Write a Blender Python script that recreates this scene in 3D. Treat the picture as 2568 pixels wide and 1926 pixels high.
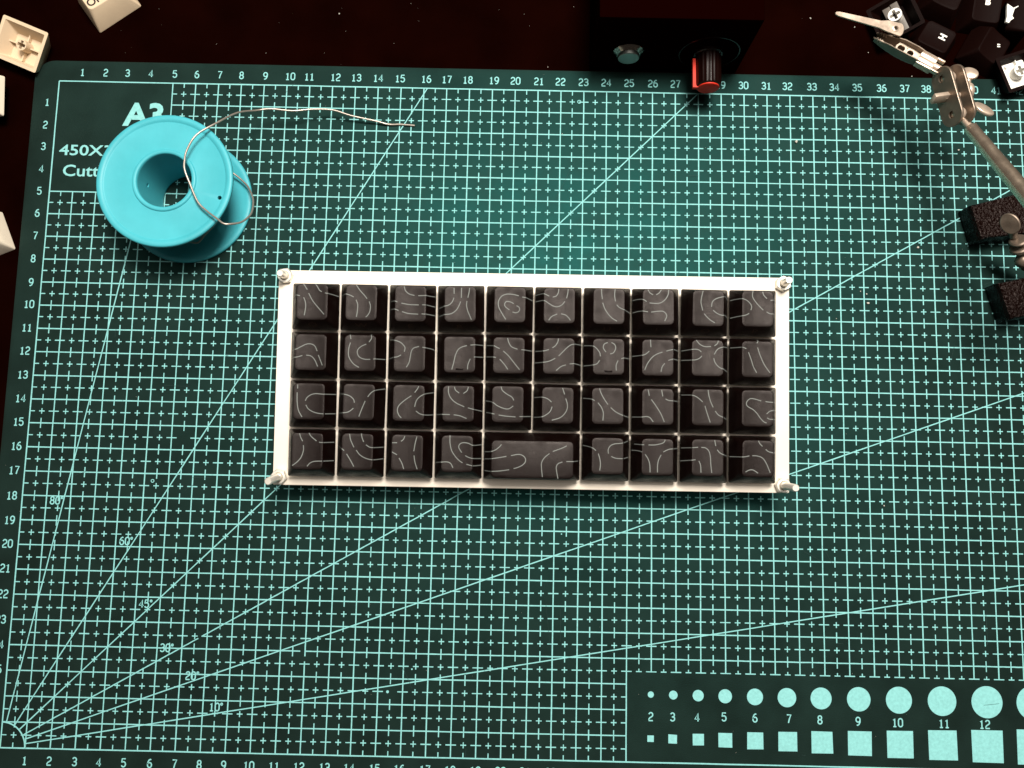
import bpy, bmesh, math, random
from mathutils import Vector, Matrix, Euler

for o_ in list(bpy.data.objects):
    bpy.data.objects.remove(o_, do_unlink=True)
SC = bpy.context.scene
COL = SC.collection
S = 0.01                                    # everything below is written in centimetres
R = math.radians
random.seed(7)

# ------------------------------------------------------------------ camera
cam_d = bpy.data.cameras.new('camera')
cam_d.sensor_fit = 'HORIZONTAL'
cam_d.sensor_width = 36.0
cam_d.lens = 27.757
cam_d.clip_start = 0.01
cam_d.clip_end = 50.0
cam = bpy.data.objects.new('camera', cam_d)
COL.objects.link(cam)
_ax = Vector((0.109945558, 0.00234323804, 0.0215063914))
cam.matrix_world = Matrix.Translation(Vector((20.2513578, -16.5791858, 32.9351827)) * S) @ Matrix.Rotation(_ax.length, 4, _ax.normalized())
SC.camera = cam

# ------------------------------------------------------------------ world, lamp, exposure
world = bpy.data.worlds.new('World')
SC.world = world
world.use_nodes = True
wb = world.node_tree.nodes['Background']
wb.inputs[0].default_value = (1.0, 0.82, 0.68, 1)
wb.inputs[1].default_value = 0.036
lamp_d = bpy.data.lights.new('lamp', 'AREA')
lamp_d.shape = 'DISK'
lamp_d.size = 0.30
lamp_d.energy = 15.5
lamp_d.color = (1.0, 0.93, 0.84)
lamp = bpy.data.objects.new('lamp', lamp_d)
COL.objects.link(lamp)
lamp.location = Vector((20 + 14, -14 + 36, 92)) * S
lamp.rotation_euler = (Vector((22, -12, 0)) * S - lamp.location).to_track_quat('-Z', 'Y').to_euler()
ceil_d = bpy.data.lights.new('ceiling_light', 'AREA')      # broad soft light of the room's ceiling
ceil_d.shape = 'RECTANGLE'; ceil_d.size = 1.5; ceil_d.size_y = 1.0
ceil_d.energy = 14.0
ceil_d.color = (1.0, 0.93, 0.84)
ceil = bpy.data.objects.new('ceiling_light', ceil_d)
COL.objects.link(ceil)
ceil.location = Vector((24, 25, 165)) * S
ceil.rotation_euler = (Vector((22, -10, 0)) * S - ceil.location).to_track_quat('-Z', 'Y').to_euler()
SC.view_settings.view_transform = 'Standard'
SC.view_settings.look = 'None'
SC.view_settings.exposure = 0.0
SC.view_settings.gamma = 1.0
SC.view_settings.use_curve_mapping = False
SC.cycles.diffuse_bounces = 2
SC.render.resolution_x = 1024
SC.render.resolution_y = 768

# ------------------------------------------------------------------ materials
def mat(name, col, rough=0.5, metal=0.0, spec=0.5, tint=None, var=0.0, vscale=300.0, bump=0.0, bscale=2000.0, rvar=0.0, sss=0.0, coat=0.0):
    m = bpy.data.materials.new(name)
    m.use_nodes = True
    nt = m.node_tree
    b = nt.nodes['Principled BSDF']
    b.inputs['Base Color'].default_value = (*col, 1)
    b.inputs['Roughness'].default_value = rough
    b.inputs['Metallic'].default_value = metal
    b.inputs['Specular IOR Level'].default_value = spec
    if tint: b.inputs['Specular Tint'].default_value = (*tint, 1)
    if coat: b.inputs['Coat Weight'].default_value = coat
    if sss:
        b.inputs['Subsurface Weight'].default_value = sss
        b.inputs['Subsurface Radius'].default_value = (0.001, 0.004, 0.004)
        b.inputs['Subsurface Scale'].default_value = 1.0
    tc = nt.nodes.new('ShaderNodeTexCoord')
    if var or rvar:
        n = nt.nodes.new('ShaderNodeTexNoise')
        n.inputs['Scale'].default_value = vscale
        n.inputs['Detail'].default_value = 5
        nt.links.new(tc.outputs['Object'], n.inputs['Vector'])
        if var:
            mr = nt.nodes.new('ShaderNodeMapRange')
            mr.inputs[1].default_value = 0.3; mr.inputs[2].default_value = 0.7
            mr.inputs[3].default_value = 1 - var; mr.inputs[4].default_value = 1 + var
            nt.links.new(n.outputs[0], mr.inputs[0])
            mx = nt.nodes.new('ShaderNodeVectorMath'); mx.operation = 'SCALE'
            mx.inputs[0].default_value = col
            nt.links.new(mr.outputs[0], mx.inputs['Scale'])
            nt.links.new(mx.outputs[0], b.inputs['Base Color'])
        if rvar:
            mr2 = nt.nodes.new('ShaderNodeMapRange')
            mr2.inputs[1].default_value = 0.3; mr2.inputs[2].default_value = 0.7
            mr2.inputs[3].default_value = max(0.02, rough - rvar); mr2.inputs[4].default_value = min(1, rough + rvar)
            nt.links.new(n.outputs[0], mr2.inputs[0])
            nt.links.new(mr2.outputs[0], b.inputs['Roughness'])
    if bump:
        n2 = nt.nodes.new('ShaderNodeTexNoise')
        n2.inputs['Scale'].default_value = bscale
        n2.inputs['Detail'].default_value = 3
        nt.links.new(tc.outputs['Object'], n2.inputs['Vector'])
        bp = nt.nodes.new('ShaderNodeBump')
        bp.inputs['Strength'].default_value = bump
        bp.inputs['Distance'].default_value = 0.0003
        nt.links.new(n2.outputs[0], bp.inputs['Height'])
        nt.links.new(bp.outputs[0], b.inputs['Normal'])
    return m

M = {}
M['desk'] = mat('black_desk', (0.0040, 0.0006, 0.0003), 0.7, spec=0.0, var=0.3, vscale=40)
M['mat'] = mat('mat_vinyl', (0.0105, 0.0165, 0.0135), 0.54, spec=0.31, tint=(0.08, 1.0, 0.94), var=0.18, vscale=60, bump=0.25, bscale=2600, rvar=0.07)
M['print'] = mat('mat_print', (0.230, 0.555, 0.55), 0.65, spec=0.12, var=0.10, vscale=900)
M['key'] = mat('key_plastic', (0.0030, 0.0007, 0.0004), 0.42, spec=0.29, tint=(1.0, 0.91, 0.88), bump=0.35, bscale=5200, rvar=0.13, vscale=230)
M['line'] = mat('key_line_print', (0.175, 0.19, 0.18), 0.5, spec=0.2, var=0.12, vscale=250)
M['legend'] = mat('key_legend_print', (0.050, 0.027, 0.020), 0.5, spec=0.3)
M['white'] = mat('white_plate', (0.88, 0.805, 0.70), 0.55, spec=0.3, var=0.02, vscale=90, bump=0.2, bscale=900)
M['switch'] = mat('switch_plastic', (0.55, 0.52, 0.47), 0.5)
M['bolt'] = mat('zinc_steel', (0.84, 0.80, 0.72), 0.36, metal=0.5, rvar=0.05, vscale=300)
M['blue'] = mat('blue_plastic', (0.058, 0.410, 0.480), 0.46, spec=0.35, var=0.08, vscale=70, bump=0.15, bscale=400, rvar=0.08)
M['wire'] = mat('solder', (0.42, 0.37, 0.32), 0.34, metal=0.6, rvar=0.08, vscale=300)
M['beige'] = mat('beige_plastic', (0.68, 0.53, 0.365), 0.55, spec=0.3, var=0.03, vscale=200, bump=0.1, bscale=4000)
M['cream'] = mat('cream_plastic', (0.86, 0.76, 0.61), 0.55, spec=0.3, var=0.02)
M['dark_legend'] = mat('dark_legend', (0.012, 0.007, 0.006), 0.5)
M['blackcap'] = mat('black_cap_plastic', (0.0050, 0.0011, 0.0007), 0.55, spec=0.055, bump=0.25, bscale=5000)
M['whiteshot'] = mat('white_inner_plastic', (0.92, 0.89, 0.82), 0.5, spec=0.4)
M['greyshot'] = mat('grey_inner_plastic', (0.13, 0.115, 0.10), 0.45, spec=0.4, rvar=0.1)
M['worn'] = mat('worn_steel', (0.20, 0.155, 0.12), 0.42, metal=0.6, var=0.2, vscale=260, rvar=0.1)
M['rod'] = mat('rod_steel', (0.86, 0.70, 0.54), 0.24, metal=0.92, var=0.06, vscale=300, rvar=0.05)
M['box'] = mat('box_plastic', (0.0040, 0.0003, 0.00015), 0.7, spec=0.0)
M['chrome'] = mat('chrome', (0.42, 0.38, 0.34), 0.16, metal=1.0)
M['brushed'] = mat('brushed_metal', (0.34, 0.36, 0.34), 0.42, metal=1.0)
M['knob'] = mat('knob_plastic', (0.006, 0.0012, 0.0008), 0.28, spec=0.3)
M['red'] = mat('red_plastic', (0.62, 0.030, 0.014), 0.5, spec=0.2)
M['nickel'] = mat('nickel_steel', (0.66, 0.53, 0.42), 0.36, metal=0.55, var=0.10, vscale=300, rvar=0.08)
M['plate'] = mat('joint_steel', (0.22, 0.17, 0.13), 0.42, metal=0.6, var=0.2, vscale=260, rvar=0.1)
M['iron'] = mat('hammered_iron', (0.0045, 0.0010, 0.0006), 0.22, spec=0.13, tint=(1, .85, .8), bump=0.9, bscale=1100)
M['scuff'] = mat('knife_mark', (0.026, 0.056, 0.052), 0.7, spec=0.1)
M['dust'] = mat('dust', (0.50, 0.48, 0.42), 0.8)

# hammered paint needs a coarser relief
_nt = M['iron'].node_tree
for _n in _nt.nodes:
    if _n.type == 'BUMP': _n.inputs['Distance'].default_value = 0.0009
    if _n.type == 'TEX_NOISE': _n.inputs['Scale'].default_value = 900; _n.inputs['Detail'].default_value = 4

# ------------------------------------------------------------------ helpers
def link(o, parent=None):
    COL.objects.link(o)
    if parent is not None: o.parent = parent
    return o

def obj(name, bm, m, parent=None, smooth=35, loc=None):
    """bmesh in centimetres -> one linked mesh object in metres"""
    bmesh.ops.recalc_face_normals(bm, faces=bm.faces)
    for v in bm.verts: v.co *= S
    me = bpy.data.meshes.new(name)
    if smooth:
        for f in bm.faces: f.smooth = True
        for e in bm.edges:
            if len(e.link_faces) == 2 and e.calc_face_angle(0) > R(smooth): e.smooth = False
    bm.to_mesh(me); bm.free()
    me.materials.append(m)
    o = bpy.data.objects.new(name, me)
    if loc: o.location = Vector(loc) * S
    return link(o, parent)

def flat(name, bm, m, parent=None):
    """printed sheet: keep faces pointing up"""
    for v in bm.verts: v.co *= S
    for f in bm.faces:
        f.normal_update()
        if f.normal.z < 0: f.normal_flip()
    me = bpy.data.meshes.new(name)
    bm.to_mesh(me); bm.free()
    me.materials.append(m)
    return link(bpy.data.objects.new(name, me), parent)

def thing(name, label, cat, loc=(0, 0, 0), rot=(0, 0, 0), group=None):
    o = bpy.data.objects.new(name, None)
    o.empty_display_size = 0.01
    o.location = Vector(loc) * S
    o.rotation_euler = rot
    o['label'] = label; o['category'] = cat
    if group: o['group'] = group
    return link(o)

def tag(o, label, cat, group=None):
    o['label'] = label; o['category'] = cat
    if group: o['group'] = group
    return o

def xform(bm, mtx, verts=None):
    bmesh.ops.transform(bm, matrix=mtx, verts=verts if verts is not None else bm.verts)

def rring(hx, hy, r, nc=6, ns=6, cx=0.0, cy=0.0):
    """rounded rectangle loop, counter-clockwise, matched point count"""
    pts = []
    cs = [(hx - r, hy - r, 0), (-(hx - r), hy - r, 90), (-(hx - r), -(hy - r), 180), (hx - r, -(hy - r), 270)]
    for i, (x, y, a0) in enumerate(cs):
        for k in range(nc + 1):
            a = R(a0 + 90 * k / nc)
            pts.append((cx + x + r * math.cos(a), cy + y + r * math.sin(a)))
        nx, ny, na = cs[(i + 1) % 4]
        a = R(na)
        p0 = pts[-1]; p1 = (cx + nx + r * math.cos(a), cy + ny + r * math.sin(a))
        for k in range(1, ns):
            t = k / ns
            pts.append((p0[0] + (p1[0] - p0[0]) * t, p0[1] + (p1[1] - p0[1]) * t))
    return pts

def loft(bm, loops, cap0=True, cap1=True, closed=False):
    vs = [[bm.verts.new(p) for p in L] for L in loops]
    n = len(vs[0])
    rng = range(len(vs)) if closed else range(len(vs) - 1)
    for i in rng:
        a = vs[i]; b = vs[(i + 1) % len(vs)]
        for k in range(n):
            bm.faces.new((a[k], a[(k + 1) % n], b[(k + 1) % n], b[k]))
    if not closed:
        if cap0: bm.faces.new(list(reversed(vs[0])))
        if cap1: bm.faces.new(vs[-1])
    return vs

def lathe(bm, prof, n=64, mtx=None, closed=True):
    """profile of (r, z); closed = the profile is a closed outline"""
    loops = []
    for r, z in prof:
        loops.append([Vector((max(r, 1e-4) * math.cos(2 * math.pi * k / n), max(r, 1e-4) * math.sin(2 * math.pi * k / n), z)) for k in range(n)])
    if mtx is not None: loops = [[mtx @ p for p in L] for L in loops]
    return loft(bm, loops, cap0=not closed, cap1=not closed, closed=closed)

def along(p, d, up=(0, 0, 1)):
    """matrix whose Z axis runs along d, placed at p"""
    d = Vector(d).normalized()
    return Matrix.Translation(Vector(p)) @ d.to_track_quat('Z', 'Y').to_matrix().to_4x4()

def cyl(bm, p, d, r, h, n=32, bev=0.03, r2=None):
    r2 = r if r2 is None else r2
    b = min(bev, r * 0.5, h * 0.4)
    lathe(bm, [(r - b, 0), (r, b), (r2, h - b), (r2 - b, h)], n, along(p, d), closed=False)

def tube(bm, pts, r, n=10, steps=6, taper=None):
    P = spline3(pts, steps)
    up = Vector((0, 0, 1)); loops = []
    prevx = None
    for i, p in enumerate(P):
        t = (P[min(i + 1, len(P) - 1)] - P[max(i - 1, 0)]).normalized()
        x = prevx - t * prevx.dot(t) if prevx is not None else (up.cross(t) if abs(t.dot(up)) < 0.95 else Vector((1, 0, 0)).cross(t))
        x.normalize(); prevx = x
        y = t.cross(x)
        rr_ = r if taper is None else r * taper(i / (len(P) - 1))
        loops.append([p + x * rr_ * math.cos(2 * math.pi * k / n) + y * rr_ * math.sin(2 * math.pi * k / n) for k in range(n)])
    loft(bm, loops)

def spline3(pts, steps=6):
    P = [Vector(p) for p in pts]
    if len(P) == 2: return [P[0].lerp(P[1], k / steps) for k in range(steps + 1)]
    out = []
    for i in range(len(P) - 1):
        p0 = P[i - 1] if i else P[0] * 2 - P[1]
        p1, p2 = P[i], P[i + 1]
        p3 = P[i + 2] if i + 2 < len(P) else p2 * 2 - p1
        for k in range(steps):
            t = k / steps
            out.append(0.5 * ((2 * p1) + (p2 - p0) * t + (2 * p0 - 5 * p1 + 4 * p2 - p3) * t * t + (3 * p1 - p0 - 3 * p2 + p3) * t ** 3))
    out.append(P[-1])
    return out

def box(bm, c, h, mtx=None, bev=0.0):
    r = bmesh.ops.create_cube(bm, size=2.0)
    vs = r['verts']
    for v in vs: v.co = Vector((v.co.x * h[0], v.co.y * h[1], v.co.z * h[2]))
    if bev:
        es = list({e for v in vs for e in v.link_edges})
        rb = bmesh.ops.bevel(bm, geom=es, offset=bev, segments=2, affect='EDGES', profile=0.5)
        vs = list({v for f in rb['faces'] for v in f.verts} | {v for v in vs if v.is_valid})
    m = Matrix.Translation(Vector(c))
    if mtx is not None: m = mtx @ m
    xform(bm, m, vs)

def sphere(bm, c, r, seg=24, sc=(1, 1, 1)):
    rs = bmesh.ops.create_uvsphere(bm, u_segments=seg, v_segments=seg // 2, radius=r)
    xform(bm, Matrix.Translation(Vector(c)) @ Matrix.Diagonal((*sc, 1)), rs['verts'])

def prism(bm, pts, z0, z1, mtx=None, bev=0.0):
    a = [Vector((x, y, z0)) for x, y in pts]; b = [Vector((x, y, z1)) for x, y in pts]
    L = [a, b]
    if bev:
        c = Vector((sum(p[0] for p in pts) / len(pts), sum(p[1] for p in pts) / len(pts), 0))
        def ins(q, z):
            d = Vector((q[0], q[1], 0)) - c; l = d.length
            d = c + d * max(0.0, (l - bev) / l); return Vector((d.x, d.y, z))
        L = [[ins(p, z0) for p in pts], [Vector((x, y, z0 + bev)) for x, y in pts], [Vector((x, y, z1 - bev)) for x, y in pts], [ins(p, z1) for p in pts]]
    if mtx is not None: L = [[mtx @ p for p in q] for q in L]
    loft(bm, L)

def quad_line(bm, a, b, w, z):
    a = Vector((a[0], a[1])); b = Vector((b[0], b[1]))
    t = (b - a).normalized(); n = Vector((-t.y, t.x)) * w / 2
    bm.faces.new([bm.verts.new((p.x, p.y, z)) for p in (a - n, b - n, b + n, a + n)])

def rough_line(bm, a, b, w, z, seg=1.0, gaps=()):
    """a printed line with slightly uneven edges; gaps = (t0, t1) in cm along it"""
    a = Vector((a[0], a[1])); b = Vector((b[0], b[1]))
    L = (b - a).length; t = (b - a) / L; n = Vector((-t.y, t.x))
    k = max(1, int(L / seg)); prev = None
    for i in range(k + 1):
        s = L * i / k
        p = a + t * s + n * random.uniform(-0.004, 0.004)
        ww = w * random.uniform(0.88, 1.10) / 2
        cur = (p - n * ww, p + n * ww)
        if prev is not None and not any(g0 < s - L / k / 2 < g1 for g0, g1 in gaps):
            bm.faces.new([bm.verts.new((q.x, q.y, z)) for q in (prev[0], cur[0], cur[1], prev[1])])
        prev = cur

def disc(bm, c, r, z, n=48):
    bm.faces.new([bm.verts.new((c[0] + r * math.cos(2 * math.pi * k / n), c[1] + r * math.sin(2 * math.pi * k / n), z)) for k in range(n)])

def ribbon2(bm, pts, w, z, ends=True):
    """flat stroke of constant width along a 2-D polyline"""
    P = [Vector((p[0], p[1])) for p in pts]
    L = []
    for i, p in enumerate(P):
        t = (P[min(i + 1, len(P) - 1)] - P[max(i - 1, 0)]).normalized()
        n = Vector((-t.y, t.x)) * w / 2
        L.append((bm.verts.new((p.x - n.x, p.y - n.y, z)), bm.verts.new((p.x + n.x, p.y + n.y, z))))
    for a, b in zip(L, L[1:]): bm.faces.new((a[0], b[0], b[1], a[1]))

def arc2(cx, cy, rx, ry, a0, a1, n=10):
    return [(cx + rx * math.cos(R(a0 + (a1 - a0) * k / n)), cy + ry * math.sin(R(a0 + (a1 - a0) * k / n))) for k in range(n + 1)]

# plotter-style digits of the mat, in a box 0.6 wide and 1 high
DIG = {
    '0': [arc2(.3, .72, .26, .28, 0, 180) + arc2(.3, .28, .26, .28, 180, 360) + [(.56, .72)]],
    '1': [[(.12, .78), (.30, 1), (.30, 0)], [(.10, 0), (.50, 0)]],
    '2': [arc2(.3, .72, .25, .28, 165, -20) + [(.44, .52), (.16, .34), (.05, .18), (.05, 0), (.56, 0)]],
    '3': [arc2(.29, .74, .24, .26, 160, -75) + [(.2, .52)], arc2(.29, .27, .27, .27, 80, -160)],
    '4': [[(.42, 0), (.42, 1), (.02, .28), (.60, .28)]],
    '5': [[(.54, 1), (.10, 1), (.06, .54), (.14, .60)] + arc2(.29, .32, .27, .32, 105, -155)],
    '6': [[(.48, .95), (.36, 1.0), (.20, .90), (.08, .66), (.04, .40)] + arc2(.3, .30, .26, .30, 160, -200, 16)],
    '7': [[(.04, 1), (.56, 1), (.34, .45), (.24, 0)]],
    '8': [arc2(.3, .76, .22, .24, -90, 270, 16), arc2(.3, .26, .26, .26, 90, 450, 16)],
    '9': [arc2(.3, .69, .26, .30, 0, 360, 16), [(.56, .69), (.54, .40), (.42, .12), (.26, 0), (.12, .03)]],
}
def digits(bm, s, cx, cy, h, z, w=0.05, pitch=0.74):
    tw = (len(s) - 1) * pitch * h + 0.6 * h
    x0 = cx - tw / 2
    zz = z
    for ch in s:
        if ch == '\u00b0':
            ribbon2(bm, arc2(x0 + 0.13 * h, cy + 0.38 * h, .09 * h, .09 * h, 0, 360, 12), w * 1.3, z)
        else:
            for st in DIG[ch]:
                ribbon2(bm, [(x0 + p[0] * h, cy - h / 2 + p[1] * h) for p in st], w, zz)
                zz += 0.001
        x0 += pitch * h

def text_bm(s, size, bold=0.0, align='CENTER', res=3):
    """outline text as a flat bmesh in cm, on z = 0"""
    cu = bpy.data.curves.new('txt', 'FONT')
    cu.body = s; cu.size = size; cu.offset = bold; cu.align_x = align
    cu.resolution_u = res; cu.fill_mode = 'FRONT'
    o = bpy.data.objects.new('txt', cu); COL.objects.link(o)
    dg = bpy.context.evaluated_depsgraph_get()
    me = bpy.data.meshes.new_from_object(o.evaluated_get(dg))
    bm = bmesh.new(); bm.from_mesh(me)
    bpy.data.objects.remove(o); bpy.data.curves.remove(cu); bpy.data.meshes.remove(me)
    return bm

def merge(dst, src, mtx=None):
    if mtx is not None: xform(src, mtx)
    mp = {}
    for v in src.verts: mp[v] = dst.verts.new(v.co)
    for f in src.faces:
        try: dst.faces.new([mp[v] for v in f.verts])
        except ValueError: pass
    src.free()

def cut(o, bm_cut):
    """boolean-subtract a bmesh (cm, object space of o) from object o, applied at once"""
    bpy.context.view_layer.update()
    for v in bm_cut.verts: v.co *= S
    bmesh.ops.recalc_face_normals(bm_cut, faces=bm_cut.faces)
    me = bpy.data.meshes.new('cutter'); bm_cut.to_mesh(me); bm_cut.free()
    c = bpy.data.objects.new('cutter', me); COL.objects.link(c)
    c.matrix_world = o.matrix_world
    md = o.modifiers.new('b', 'BOOLEAN'); md.operation = 'DIFFERENCE'; md.object = c; md.solver = 'EXACT'
    bpy.context.view_layer.update()
    dg = bpy.context.evaluated_depsgraph_get()
    new = bpy.data.meshes.new_from_object(o.evaluated_get(dg))
    o.modifiers.clear(); old = o.data; o.data = new
    bpy.data.objects.remove(c); bpy.data.meshes.remove(me); bpy.data.meshes.remove(old)

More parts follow.
